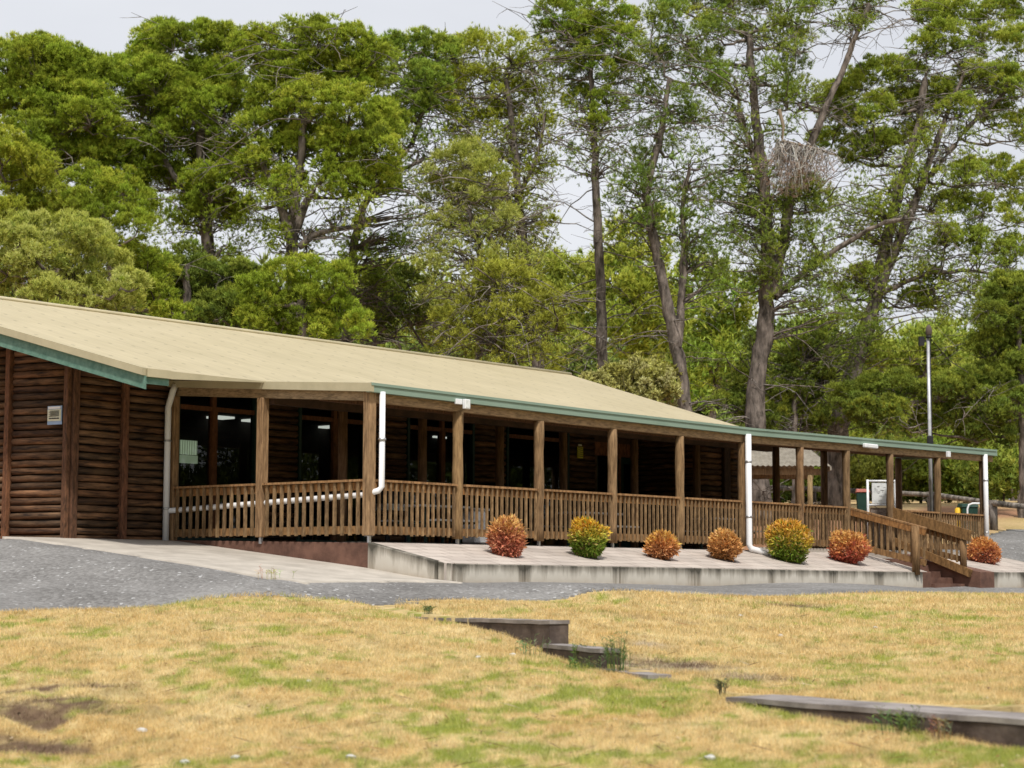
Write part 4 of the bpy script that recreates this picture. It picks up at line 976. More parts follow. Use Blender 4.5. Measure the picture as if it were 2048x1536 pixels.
for i, (px, py, Y, r, slab) in enumerate([(282, 1450, 18.2, .05, 'flat pale stone right of the bare soil patch at the lower left'), (955, 1312, 22.6, .04, 'pale stone in the grass left of the highest low wall face'), (1025, 1305, 23.1, .05, 'pale stone just below the face of the highest low wall'),
        (370, 1530, 16.6, .05, 'leftmost of the pale stones along the bottom edge'), (470, 1520, 16.8, .04, 'second pale stone from the left along the bottom edge'), (1420, 1530, 16.2, .05, 'pale stone at the bottom edge below the left end of the long wall'),
        (700, 1512, 16.8, .045, 'third pale stone from the left along the bottom edge'), (1560, 1272, 26, .04, 'pale stone in the middle of the slope behind the long wall'), (1750, 1260, 27, .035, 'small pale stone on the slope, furthest right'), (1480, 1240, 29, .04, 'pale stone high on the slope below the terrace wall'), (617, 1376, 20, .03, 'tiny pale stone alone in the middle of the near lawn')]):
    P = atY(px, py, Y); mb = MB(); rs = random.Random(i)
    V = []; 
    for k in range(4):
        for q in range(7):
            a = 2 * pi * q / 7; th_ = (k + .5) / 4 * pi; V.append((cos(a) * sin(th_) * r * rs.uniform(.8, 1.3), sin(a) * sin(th_) * r * rs.uniform(.7, 1.1), cos(th_) * r * .5 * rs.uniform(.8, 1.2)))
    F = [(k * 7 + q, (k + 1) * 7 + q, (k + 1) * 7 + (q + 1) % 7, k * 7 + (q + 1) % 7) for k in range(3) for q in range(7)] + [tuple(range(7)), tuple(range(27, 20, -1))]
    mb.add(V, F); o = mb.build('stone', m_stone); o.location = (P[0], P[1], gz(P[0], P[1]) + r * .3)
    tag(o, slab, 'stone', 'pale stones in the lawn')

n = 2600; Y = 1 / (1 / 31 + rng.random(n) * (1 / 15 - 1 / 31)); X = (-.29 + .59 * rng.random(n)) * Y; k = (np.abs(side(X, Y)) > .35) & (Y < np.interp(X, EX, EY)); X = X[k]; Y = Y[k]; n = len(X)
Z = np.where(side(X, Y) > 0, hback(X, Y), hfront(X, Y)) + .02; a = rng.random(n) * 2 * pi; tw_ = rng.random(n) < .3; ln = np.where(tw_, .06 + .10 * rng.random(n), .018 + .02 * rng.random(n)); wd = np.where(tw_, .004, ln * .45)
dx = np.cos(a); dy = np.sin(a); tz = rng.random(n) * .5 * ln
V = np.stack([np.stack([X - dx * ln, Y - dy * ln, Z], 1), np.stack([X + dy * wd, Y - dx * wd, Z + tz * .6], 1), np.stack([X + dx * ln, Y + dy * ln, Z + tz], 1), np.stack([X - dy * wd, Y + dx * wd, Z + tz * .5], 1)], 1)
pal = np.array([[.30, .14, .07], [.20, .12, .07], [.55, .45, .32], [.14, .09, .06]]); C = pal[rng.integers(0, 4, n)] * (.7 + .6 * rng.random((n, 1)))
tag(tri_mesh('leaf_litter', V.reshape(-1, 3), np.arange(n * 4).reshape(-1, 4), np.repeat(C, 4, 0), m_grass), 'fallen brown leaves and twigs scattered over the dry lawn', 'leaf litter', kind='stuff')

# ------------------------------------------------------------------ round shrubs on the terrace
def shrub(px, py, wpx, hpx, top, mid, low, label, seed, n=5200):
    s, z = at_d(px, py, -1.0); P = L2W(s, -1.0, z); Y = P[1]; W_ = wpx * Y / FPX / 2 * .93; H = hpx * Y / FPX * .88
    root = empty('round_shrub', tuple(P), 0, label, 'shrub', 'clipped round shrubs along the terrace')
    r_ = np.random.default_rng(seed)
    lumps = r_.normal(0, 1, (26, 3)); lumps /= np.linalg.norm(lumps, axis=1)[:, None]; amp = r_.uniform(-.24, .28, 26)
    D = r_.normal(0, 1, (n, 3)); D /= np.linalg.norm(D, axis=1)[:, None]
    bump = (np.exp(-((D[:, None, :] - lumps[None]) ** 2).sum(-1) / .14) * amp).sum(1)
    rad = (1 + bump) * (1.03 - .45 * r_.random(n) ** 1.5) * np.where(r_.random(n) < .04, 1.12, 1); zz = D[:, 2] * rad
    flat = 1 + .12 * np.clip(-D[:, 2], 0, 1)
    C0 = np.stack([D[:, 0] * rad * W_ / flat * .93, D[:, 1] * rad * W_ / flat * .93, H * .52 + zz * H * .53], 1); C0[:, 2] = np.maximum(C0[:, 2], .02 + .04 * r_.random(n))
    N = D + r_.normal(0, .75, (n, 3)) + np.array([0, 0, .5]); N /= np.linalg.norm(N, axis=1)[:, None]
    T = np.cross(N, r_.normal(0, 1, (n, 3))); T /= np.linalg.norm(T, axis=1)[:, None]
    L = .042 * (.5 + 1.1 * r_.random(n)); Wd = L * .34; Bn = np.cross(N, T)
    V = np.stack([C0 - N * L[:, None] * .2, C0 + N * L[:, None] * .6 + T * Wd[:, None], C0 + N * L[:, None] * 1.7, C0 + N * L[:, None] * .6 - T * Wd[:, None] + Bn * (.2 * L)[:, None]], 1)
    f = np.clip(C0[:, 2] / H + r_.normal(0, .10, n) + bump * .8, 0, 1)[:, None]
    a = np.clip((f - .30) / .3, 0, 1); b = np.clip((f - .60) / .25, 0, 1)
    top = tuple(v * k_ for v, k_ in zip(top, (.94, .96, .95))); col = np.array(low) * (1 - a) + np.array(mid) * a; col = col * (1 - b) + np.array(top) * b
    col = col * (.62 + .95 * r_.random((n, 1))); k = r_.random(n) < .10; col[k] = np.array(low) * .8; k = r_.random(n) < .10; col[k] = col[k] * .5 + np.array([.85, .52, .28]) * .5
    tri_mesh('leaves', V.reshape(-1, 3), np.arange(n * 4).reshape(-1, 4), np.repeat(np.clip(col, 0, .85), 4, 0), m_leaf, root)
    mb = MB()
    for i in range(9):
        a_ = r_.uniform(0, 2 * pi); mb.tube([(0, 0, -.06), (cos(a_) * W_ * .3, sin(a_) * W_ * .3, H * .3), (cos(a_) * W_ * .6, sin(a_) * W_ * .6, H * .62)], [.014, .01, .005], 5, (.3, .25, .2))
    mb.build('stems', m_bark, root)
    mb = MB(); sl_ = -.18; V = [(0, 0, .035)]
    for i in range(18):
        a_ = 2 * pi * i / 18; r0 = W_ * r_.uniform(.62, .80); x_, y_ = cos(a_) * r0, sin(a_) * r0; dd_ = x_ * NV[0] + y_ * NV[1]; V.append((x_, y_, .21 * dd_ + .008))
    mb.add(V, [(0, i + 1, (i + 1) % 18 + 1) for i in range(18)]); mb.build('soil', m_sleeper, root)  # dark disc: planting soil, with the shadow under the shrub put into its colour
    return root
OR, YO, RD, PK, GN, LG = (.62, .27, .07), (.80, .43, .05), (.40, .055, .05), (.55, .17, .11), (.17, .26, .03), (.26, .30, .04)
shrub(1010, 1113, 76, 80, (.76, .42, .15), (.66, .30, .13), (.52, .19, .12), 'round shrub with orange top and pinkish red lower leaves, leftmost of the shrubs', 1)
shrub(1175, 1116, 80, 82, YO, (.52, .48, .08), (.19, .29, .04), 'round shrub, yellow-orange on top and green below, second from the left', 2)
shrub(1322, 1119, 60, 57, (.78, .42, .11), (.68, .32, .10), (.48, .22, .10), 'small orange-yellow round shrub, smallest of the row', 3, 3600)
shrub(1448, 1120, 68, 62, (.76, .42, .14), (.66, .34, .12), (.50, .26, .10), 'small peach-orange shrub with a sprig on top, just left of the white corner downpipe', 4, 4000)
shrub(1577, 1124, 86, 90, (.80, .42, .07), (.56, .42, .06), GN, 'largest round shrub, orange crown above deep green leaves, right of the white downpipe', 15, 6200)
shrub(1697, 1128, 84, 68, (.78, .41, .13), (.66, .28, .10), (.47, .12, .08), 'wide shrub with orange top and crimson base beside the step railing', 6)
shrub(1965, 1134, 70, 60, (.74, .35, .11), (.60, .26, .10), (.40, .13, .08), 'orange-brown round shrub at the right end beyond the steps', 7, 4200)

# ------------------------------------------------------------------ trees
def fol(P, R, C, nt, nb, L, Wd, r_, up=.5, asp=.5, inner=.30):
    """needle tufts on small puffs. P (n,3) centres, R radii, C colours -> vertices, colours; tips paler (new growth), bases darkened to put clump shade into the colour"""
    n = len(P); i = np.repeat(np.arange(n), nt)
    D = r_.normal(0, 1, (n * nt, 3)); D[:, 2] += up; D /= np.linalg.norm(D, axis=1)[:, None]
    T = P[i] + D * np.array([1, 1, .85]) * (R[i] * (inner + (1.12 - inner) * r_.random(n * nt) ** .7))[:, None]
    A = D * .7 + np.array([0, 0, .6]) + r_.normal(0, .35, (n * nt, 3)); A /= np.linalg.norm(A, axis=1)[:, None]
    ct = C[i] * (.78 + .44 * r_.random((n * nt, 1)))
    j = np.repeat(np.arange(n * nt), nb); m = len(j)
    B_ = A[j] + r_.normal(0, asp, (m, 3)); B_ /= np.linalg.norm(B_, axis=1)[:, None]
    S = np.cross(B_, r_.normal(0, 1, (m, 3))); S /= np.linalg.norm(S, axis=1)[:, None] + 1e-6
    ln = (L * (.6 + .7 * r_.random(m)))[:, None]; b0 = T[j] + r_.normal(0, .02, (m, 3))
    V = np.stack([b0 - S * Wd / 2, b0 + S * Wd / 2, b0 + B_ * ln], 1)
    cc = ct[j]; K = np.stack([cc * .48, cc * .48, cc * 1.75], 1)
    return V.reshape(-1, 3), np.clip(K, 0, .85).reshape(-1, 3)
def tubes(PL, RR, k, col):
    """many thin tubes at once: PL (n,m,3), RR (n,m)"""
    n, m, _ = PL.shape; T = np.gradient(PL, axis=1); T /= np.linalg.norm(T, axis=2)[..., None] + 1e-9
    ref = np.where(np.abs(T[..., 2:3]) < .8, np.array([0, 0, 1.0]), np.array([1.0, 0, 0]))
    A = np.cross(T, ref); A /= np.linalg.norm(A, axis=2)[..., None] + 1e-9; Bb = np.cross(T, A)
    an = np.arange(k) * 2 * pi / k
    V = PL[:, :, None, :] + (A[:, :, None, :] * np.cos(an)[None, None, :, None] + Bb[:, :, None, :] * np.sin(an)[None, None, :, None]) * RR[:, :, None, None]
    I = np.arange(n * m * k).reshape(n, m, k)
    F = np.stack([I[:, :-1, :], np.roll(I, -1, 2)[:, :-1, :], np.roll(I, -1, 2)[:, 1:, :], I[:, 1:, :]], -1).reshape(-1, 4)
    C = np.repeat(np.repeat(col[:, None, :], m, 1)[:, :, None, :], k, 2).reshape(-1, 3)
    return V.reshape(-1, 3), F, C
def tree(name, label, Y, trunks, blobs, col, seed, dens=1.0, sparse=(), bare=0, group=None, cat='tree', tw=.028, bl=.14, bw=.024, pr=(.20, .50), nt=46, nb=9, bark=(.80, .75, .72), dead=None, depth=1.0, back=0, fill=.35, gold=.07):
    r_ = np.random.default_rng(seed); sc = Y / FPX; crisp = dens >= .95 and name == 'pine_tree'; kd = 1.0
    if crisp: pr, nt, bl, kd = (.17, .36), 36, .115, 1.95
    base = atY(trunks[0][0][0][0], trunks[0][0][0][1], Y); gzv = float(hback(np.array([base[0]]), np.array([base[1]]))[0])
    root = empty(name, (base[0], base[1], gzv), 0, label, cat, group); O3 = np.array([base[0], base[1], gzv])
    TV, TF, TC = [], [], []; nv = 0
    def addt(V, F, C):
        nonlocal nv
        TV.append(V); TF.append(F + nv); TC.append(C); nv += len(V)
    tp = []      # sample points on the woody frame
    for q, (pl, r0, r1) in enumerate(trunks):
        pts = [atY(x, y, Y + (0 if q == 0 else r_.uniform(-.3, .3))) for x, y in pl]
        if q == 0: pts = [np.array([pts[0][0], pts[0][1], gzv - .3])] + ([pts[0]] if pts[0][2] > gzv + .3 else []) + pts[1:]
        pts = np.array(pts); d = np.r_[0, np.cumsum(np.linalg.norm(np.diff(pts, axis=0), axis=1))]; m = max(8, int(d[-1] / .3)); t = np.linspace(0, d[-1], m)
        for _ in range(1):
            sm = np.stack([np.interp(t, d, pts[:, a]) for a in range(3)], 1)
        ker = np.array([1, 2, 3, 2, 1]) / 9.0; pad = np.concatenate([sm[:1]] * 2 + [sm] + [sm[-1:]] * 2); sm = np.stack([np.convolve(pad[:, a], ker, 'valid') for a in range(3)], 1)
        sm[1:-1] += r_.normal(0, .02, (m - 2, 3)); rad = np.linspace(r0, r1, m) * (1 + .06 * np.sin(t * 2.1 + q)); 
        if q == 0: rad[:3] *= [1.35, 1.15, 1.05]
        V, F, C = tubes(sm[None], rad[None], 12, np.array([bark])); V = V + r_.normal(0, .012, V.shape); addt(V, F, C * r_.uniform(.9, 1.1))
        tp.append(np.concatenate([sm, rad[:, None]], 1))
    tp = np.concatenate(tp)
    PC, PR, CC, links = [], [], [], []
    col = np.array(col)
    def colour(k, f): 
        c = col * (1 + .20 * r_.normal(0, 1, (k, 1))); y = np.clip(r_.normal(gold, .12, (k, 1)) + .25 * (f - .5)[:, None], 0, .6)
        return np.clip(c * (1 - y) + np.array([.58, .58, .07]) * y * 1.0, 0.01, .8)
    for bi, b in enumerate(blobs):
        bx, by, br = b[:3]; R = br * sc
        for rep_ in range(2 if r_.random() < fill else 1):
            dy = (r_.uniform(-1, 1) + back) * R * 1.1 * depth + (0 if rep_ == 0 else R * 1.6)
            c = atY(bx, by, Y + dy)
            if rep_: c = c + np.array([r_.uniform(-.6, .6) * R, 0, r_.uniform(-.5, .2) * R])
            n = max(4, int(23 * R * R * dens * kd)); D = r_.normal(0, 1, (n, 3)); D[:, 2] = D[:, 2] + .55; D /= np.linalg.norm(D, axis=1)[:, None]
            P = c + D * np.array([1, 1, .8]) * (R * (.50 + .58 * r_.random(n) ** .6))[:, None]
            PC.append(P); PR.append(r_.uniform(pr[0], pr[1], n)); CC.append(colour(n, (D[:, 2] + 1) / 2) * r_.uniform(.86, 1.14))
            # limb to the blob from a lower point of the frame
            w_ = np.linalg.norm(tp[:, :3] - c, axis=1) + np.where(tp[:, 2] > c[2] - .2 * R, 2.5, 0) + np.where(tp[:, 2] > c[2] + .5, 6, 0); j = int(np.argmin(w_)); a = tp[j, :3]
            hub = c - np.array([0, 0, R * .45]); t = np.linspace(0, 1, 7)[:, None]; mid = (a + hub) / 2 + np.array([0, 0, -.12 * np.linalg.norm(hub - a)]) + r_.normal(0, .12, 3)
            pl = a * (1 - t) ** 2 + 2 * mid * t * (1 - t) + hub * t ** 2; pl[1:-1] += r_.normal(0, .05, (5, 3)); rr = min(tp[j, 3] * .6, .05 + .035 * R)
            V, F, C = tubes(pl[None], np.linspace(rr, rr * .5, 7)[None], 6, np.array([bark])); addt(V, F, C)
            tp = np.concatenate([tp, np.concatenate([pl[2:], np.full((5, 1), rr * .7)], 1)])
            k = r_.choice(n, max(3, int(n * .5 / kd)), replace=False); t = np.linspace(0, 1, 5)[None, :, None]; E = P[k][:, None, :]; H = np.broadcast_to(hub, E.shape)
            Mi = (E + H) / 2 + np.array([0, 0, -.12 * R]) + r_.normal(0, .1 * R, E.shape)
            pl = H * (1 - t) ** 2 + 2 * Mi * t * (1 - t) + E * t ** 2; RR = np.linspace(rr * .45, .008, 5)[None].repeat(len(k), 0)
            V, F, C = tubes(pl, RR, 4, np.tile(np.array(bark) * .9, (len(k), 1))); addt(V, F, C)
    nbl = sum(len(p) for p in PC)
    for (bx, by, br, n) in sparse:
        R = br * sc; c = atY(bx, by, Y); D = r_.uniform(-1, 1, (n, 3)); P = c + D * np.array([R, R * .9, R])
        PC.append(P); PR.append(r_.uniform(.26, .60, n)); CC.append(colour(n, np.full(n, .5)) * .95)
        w_ = np.linalg.norm(tp[None, ::3, :3] - P[:, None, :], axis=2) + np.where(tp[None, ::3, 2] > P[:, None, 2], 1.5, 0); j = np.argmin(w_, 1); A_ = tp[::3][j][:, :3][:, None, :]; E = P[:, None, :]
        t = np.linspace(0, 1, 6)[None, :, None]; Mi = (A_ + E) / 2 + np.array([0, 0, .25]) + r_.normal(0, .3, E.shape); pl = A_ * (1 - t) ** 2 + 2 * Mi * t * (1 - t) + E * t ** 2
        pl[:, 1:-1] += r_.normal(0, .06, (n, 4, 3)); V, F, C = tubes(pl, np.linspace(.035, .008, 6)[None].repeat(n, 0), 4, np.tile(np.array(bark) * r_.uniform(.8, 1.5), (n, 1))); addt(V, F, C)
    if bare:
        j = r_.choice(len(tp), bare); A_ = tp[j][:, :3]; a = r_.uniform(0, 2 * pi, bare); ln = r_.uniform(.8, 3.4, bare)
        dirv = np.stack([np.cos(a), np.sin(a) * .6, r_.uniform(-.1, .7, bare)], 1); t = np.linspace(0, 1, 8)[None, :, None]; drop = np.stack([0 * ln, 0 * ln, -ln * r_.uniform(.1, .8, bare)], 1)
        pl = A_[:, None, :] + dirv[:, None, :] * ln[:, None, None] * t + drop[:, None, :] * t ** 2; pl[:, 1:] += np.cumsum(r_.normal(0, .05, (bare, 7, 3)), 1)
        g_ = r_.uniform(.8, 2.2, (bare, 1)); V, F, C = tubes(pl, np.linspace(tw, .006, 8)[None].repeat(bare, 0), 4, np.array(bark) * g_); addt(V, F, C)
        ns = 4; q = np.repeat(np.arange(bare), ns); st = pl[q, r_.integers(2, 7, bare * ns)]; a = r_.uniform(0, 2 * pi, bare * ns); l2 = r_.uniform(.3, 1.3, bare * ns)
        d2 = np.stack([np.cos(a), np.sin(a), r_.uniform(-.7, .4, bare * ns)], 1); t = np.linspace(0, 1, 4)[None, :, None]; p2_ = st[:, None, :] + d2[:, None, :] * l2[:, None, None] * t; p2_[:, 1:] += np.cumsum(r_.normal(0, .05, (bare * ns, 3, 3)), 1)
        V, F, C = tubes(p2_, np.linspace(.014, .005, 4)[None].repeat(bare * ns, 0), 3, np.repeat(np.array(bark) * g_, ns, 0)); addt(V, F, C)
    V = np.concatenate(TV) - O3; F = np.concatenate(TF); C = np.clip(np.concatenate(TC), 0, 1)
    o = tri_mesh('trunk', V, F, C, m_bark, root); o.data.polygons.foreach_set('use_smooth', np.ones(len(F), bool))
    P = np.concatenate(PC); Rr = np.concatenate(PR); Cc = np.concatenate(CC)
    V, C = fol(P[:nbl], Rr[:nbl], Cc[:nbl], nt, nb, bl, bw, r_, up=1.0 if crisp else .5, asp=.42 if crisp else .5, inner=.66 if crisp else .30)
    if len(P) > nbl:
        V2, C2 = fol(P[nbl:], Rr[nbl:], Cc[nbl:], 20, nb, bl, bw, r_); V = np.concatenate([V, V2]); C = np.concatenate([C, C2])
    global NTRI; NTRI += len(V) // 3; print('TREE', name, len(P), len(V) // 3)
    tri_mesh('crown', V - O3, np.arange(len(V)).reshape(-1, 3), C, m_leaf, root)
    if dead:
        dx, dy_, n, w_, h_ = dead
        S = atY(dx, dy_, Y - 1.4); a = r_.beta(.9, 1.3, n) * 2 - 1; t = np.linspace(0, 1, 8)[None, :, None]
        ln = h_ * (.35 + .65 * r_.random(n)) * (1 - .35 * np.abs(a + .35)); sw = r_.normal(-.16, .30, n)
        off = np.stack([a * w_, r_.uniform(-.35, .35, n), -.16 * (a + 1) + r_.normal(0, .06, n)], 1); dn = np.stack([sw, r_.normal(0, .2, n), -ln], 1)
        pl = S + off[:, None, :] + dn[:, None, :] * t ** 1.3; pl[:, 1:] += np.cumsum(r_.normal(0, .05, (n, 7, 3)), 1)
        lim = np.array([S + np.array([-w_ * .9, 0, 1.15]), S + np.array([-w_ * .75, 0, .55]), S + np.array([-w_ * .8, 0, .05]), S + np.array([0, 0, -.12]), S + np.array([w_ * .6, 0, -.25]), S + np.array([w_ * 1.1, .1, -.42])])
        V0, F0, C0 = tubes(lim[None] - O3, np.array([[.07, .06, .055, .045, .03, .015]]), 6, np.array([[.9, .7, .5]]))
        V, F, C = tubes(pl - O3, np.linspace(.016, .005, 8)[None].repeat(n, 0), 4, np.array([1.0, .92, .85]) * r_.uniform(.5, 2.0, (n, 1))); F = np.concatenate([F, F0 + len(V)]); V = np.concatenate([V, V0]); C = np.concatenate([C, C0])
        tip = pl[:, -1][:, None, :] + r_.normal(0, .16, (n, 2, 3)) + np.array([0, 0, .1]); tip = tip.reshape(-1, 3)
        V2, C2 = fol(tip, np.full(len(tip), .1), np.tile([.46, .31, .23], (len(tip), 1)), 2, 4, .14, .014, r_, up=-.8)
        ob = tri_mesh('dead_branch', V, F, np.clip(C * .42, 0, .75), m_leaf, root)
        tri_mesh('dead_needles', V2 - O3, np.arange(len(V2)).reshape(-1, 3), C2, m_leaf, ob)
    return root
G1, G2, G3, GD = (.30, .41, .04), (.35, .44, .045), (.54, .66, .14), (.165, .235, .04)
NTRI = 0
pg = 'tall pines behind the building'
tree('pine_tree', 'dense bright green pine at the left edge with a rounded top', 61, [([(118, 640), (112, 420), (105, 260)], .34, .12)],
     [(15, 130, 58), (75, 130, 55), (140, 145, 55), (190, 160, 48), (35, 200, 65), (110, 205, 65), (180, 225, 58), (225, 260, 40), (60, 280, 60), (140, 290, 60), (205, 320, 48), (100, 350, 50), (-40, 200, 60), (255, 320, 42), (250, 380, 40), (290, 420, 38)], G1, 1, 1.35, group=pg, bare=20, fill=.7)
tree('pine_tree', 'lower bright pine cut off by the left edge, in front of the taller one', 57, [([(40, 660), (38, 480), (35, 400)], .25, .1)],
     [(5, 310, 48), (60, 335, 48), (20, 375, 52), (85, 390, 48), (110, 440, 45), (-20, 430, 60), (50, 440, 52), (30, 490, 50)], G2, 2, 1.1, group=pg, gold=.22)
tree('pine_tree', 'yellow-green pine between the left edge pines and the sky notch', 56, [([(225, 680), (222, 520), (200, 400)], .24, .08)],
     [(165, 365, 38), (210, 380, 42), (150, 420, 45), (215, 440, 48), (265, 460, 38), (180, 490, 48), (245, 520, 48), (290, 540, 42), (310, 590, 42), (265, 590, 42), (340, 640, 40)], G1, 3, 1.0, group=pg, gold=.18)
tree('pine_tree', 'pale lime-green spreading pine just above the left end of the roof', 52, [([(120, 700), (118, 600), (110, 540)], .22, .1)],
     [(30, 480, 42), (90, 465, 42), (145, 470, 42), (190, 485, 38), (15, 530, 48), (80, 530, 50), (150, 540, 48), (215, 535, 42), (255, 570, 30), (30, 590, 48), (100, 600, 48), (170, 600, 45), (235, 610, 38), (-40, 540, 50)], G3, 4, 1.15, group=pg, gold=.2, pr=(.3, .48))
tree('pine_tree', 'very tall dense pine right of the sky notch, with a dark forked trunk low down', 62, [([(425, 680), (418, 500), (402, 380), (398, 240)], .36, .12), ([(412, 440), (350, 360), (310, 280)], .12, .06)],
     [(300, 94, 42), (270, 144, 42), (345, 84, 40), (400, 84, 42), (450, 94, 42), (310, 164, 52), (385, 174, 58), (455, 164, 52), (300, 210, 52), (370, 220, 62), (445, 230, 60), (330, 290, 52), (400, 300, 60), (460, 320, 50), (340, 360, 45), (420, 380, 52), (370, 430, 42), (460, 420, 42)], G1, 5, 1.3, group=pg, fill=.7, sparse=[(400, 520, 90, 60)], bare=60)
tree('pine_tree', 'dark shaded pine low behind the roof, left of the forked trunk', 58, [([(370, 700), (372, 600), (375, 520)], .2, .1)],
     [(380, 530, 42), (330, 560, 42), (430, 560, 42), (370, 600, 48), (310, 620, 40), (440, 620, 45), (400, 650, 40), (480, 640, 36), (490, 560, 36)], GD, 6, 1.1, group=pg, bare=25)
tree('pine_tree', 'broad pine with a thick dark trunk splitting into spreading limbs, left of centre', 60, [([(588, 690), (582, 500), (586, 420), (600, 330), (610, 200)], .36, .1), ([(584, 490), (560, 400), (520, 320)], .2, .08), ([(584, 470), (620, 380), (670, 330)], .16, .07), ([(588, 500), (640, 460), (740, 450)], .11, .05)],
     [(525, 94, 42), (585, 79, 45), (645, 84, 45), (700, 89, 42), (745, 109, 36), (560, 154, 56), (635, 154, 60), (705, 164, 52), (545, 205, 56), (620, 215, 62), (695, 220, 58), (760, 240, 42), (520, 270, 50), (600, 290, 52), (680, 300, 58), (750, 300, 48), (775, 270, 36), (510, 340, 42), (560, 370, 40), (690, 370, 48), (750, 360, 38)], G1, 7, 1.3, group=pg, fill=.6, sparse=[(640, 450, 100, 60), (530, 440, 60, 30)], bare=90, gold=.14)
tree('pine_tree', 'low bushy pine in front of the thick forked trunk, just above the roof', 57, [([(600, 700), (602, 640), (600, 590)], .2, .1)],
     [(505, 590, 34), (560, 560, 40), (620, 545, 40), (670, 570, 38), (530, 620, 40), (600, 610, 48), (670, 620, 42), (560, 660, 40), (640, 665, 42), (710, 660, 34), (500, 650, 34)], G1, 8, 1.1, group=pg)
tree('pine_tree', 'slender pine leaning right with a bare curved stem, between the broad pines', 64, [([(690, 700), (708, 480), (722, 410), (765, 350), (820, 300), (850, 200)], .24, .07), ([(765, 350), (820, 330), (880, 310)], .09, .04)],
     [(790, 109, 38), (840, 99, 40), (885, 109, 36), (800, 164, 42), (855, 164, 45), (830, 219, 42), (870, 200, 36), (800, 220, 30)], (0.242, 0.356, 0.050), 9, .95, group=pg, sparse=[(830, 330, 70, 40), (740, 520, 60, 36), (850, 460, 50, 26)], bare=110)
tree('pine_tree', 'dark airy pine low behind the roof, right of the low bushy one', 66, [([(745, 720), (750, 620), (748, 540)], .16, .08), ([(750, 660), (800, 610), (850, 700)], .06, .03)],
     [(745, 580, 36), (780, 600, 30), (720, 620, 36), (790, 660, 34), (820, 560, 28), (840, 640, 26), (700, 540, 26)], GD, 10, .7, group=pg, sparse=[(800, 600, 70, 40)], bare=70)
tree('pine_tree', 'tall round-topped pine in the centre with many fine upswept branches', 65, [([(1078, 760), (1062, 640), (1045, 500), (1036, 400), (1025, 270), (1010, 150)], .30, .08), ([(1040, 440), (990, 350), (930, 260)], .09, .04), ([(1036, 400), (1075, 310), (1090, 220)], .08, .03)],
     [(905, 119, 38), (960, 99, 40), (1020, 104, 42), (1070, 124, 38), (890, 174, 48), (950, 174, 52), (1015, 179, 52), (1075, 194, 45), (885, 215, 42), (940, 230, 46), (1000, 240, 46), (1070, 250, 38), (960, 300, 34), (1030, 310, 34)], G2, 11, 0.88, back=0.5, fill=.2, pr=(.24, .58), nt=40, group=pg, sparse=[(1000, 340, 100, 90), (1040, 470, 70, 40)], bare=160, gold=.25)
tree('pine_tree', 'shorter pine with light green tiers on a forked trunk, left of the centre trunk', 62, [([(955, 740), (957, 600), (962, 490), (930, 410)], .2, .07), ([(1000, 560), (985, 480), (960, 430)], .1, .05)],
     [(880, 335, 36), (930, 320, 38), (975, 355, 34), (870, 385, 38), (925, 385, 44), (985, 405, 38), (900, 435, 34), (960, 450, 34), (1010, 440, 26)], G3, 12, .85, back=0.3, fill=.1, group=pg, sparse=[(930, 520, 90, 80), (1020, 560, 60, 40)], bare=90, gold=.18)
tree('pine_tree', 'olive-tinted low pine hugging the centre trunk above the roof', 60, [([(1000, 760), (1005, 680), (1000, 600)], .14, .07)],
     [(940, 570, 32), (990, 550, 32), (1040, 560, 34), (960, 620, 36), (1020, 620, 40), (1080, 600, 28), (900, 640, 30), (980, 670, 34), (1110, 650, 24)], (0.343, 0.377, 0.059), 13, .75, group=pg, sparse=[(1000, 640, 100, 70)], bare=70, gold=.25)
tree('pine_tree', 'straight slim pine with a high bright crown, right of centre', 66, [([(1205, 760), (1200, 560), (1192, 400), (1186, 250), (1180, 100)], .25, .08)],
     [(1105, 30, 38), (1155, 15, 40), (1210, 20, 40), (1255, 50, 34), (1110, 80, 42), (1170, 75, 50), (1235, 90, 45), (1120, 140, 38), (1180, 140, 46), (1245, 150, 40), (1160, 200, 36), (1215, 210, 36), (1190, 260, 28)], (0.282, 0.429, 0.050), 14, 0.95, back=0.6, fill=.2, pr=(.24, .58), nt=40, group=pg, sparse=[(1190, 290, 70, 40)], bare=100, gold=.2)
tree('pine_tree', 'twin-stemmed grey pine bending above the lower roof end', 64, [([(1368, 815), (1360, 740), (1345, 660), (1318, 540), (1298, 440), (1290, 370), (1320, 280), (1340, 150)], .30, .08), ([(1352, 700), (1362, 600), (1368, 480), (1362, 400), (1380, 330)], .17, .05)],
     [(1300, 60, 36), (1350, 40, 40), (1400, 60, 36), (1290, 120, 40), (1350, 120, 46), (1400, 150, 38), (1300, 190, 38), (1360, 210, 38), (1310, 260, 34), (1390, 230, 30), (1345, 300, 30), (1280, 320, 26)], (0.202, 0.304, 0.050), 15, 0.82, back=0.7, fill=.2, pr=(.24, .58), nt=40, group=pg, sparse=[(1340, 400, 90, 60), (1270, 400, 50, 24), (1400, 520, 60, 30)], bare=130)
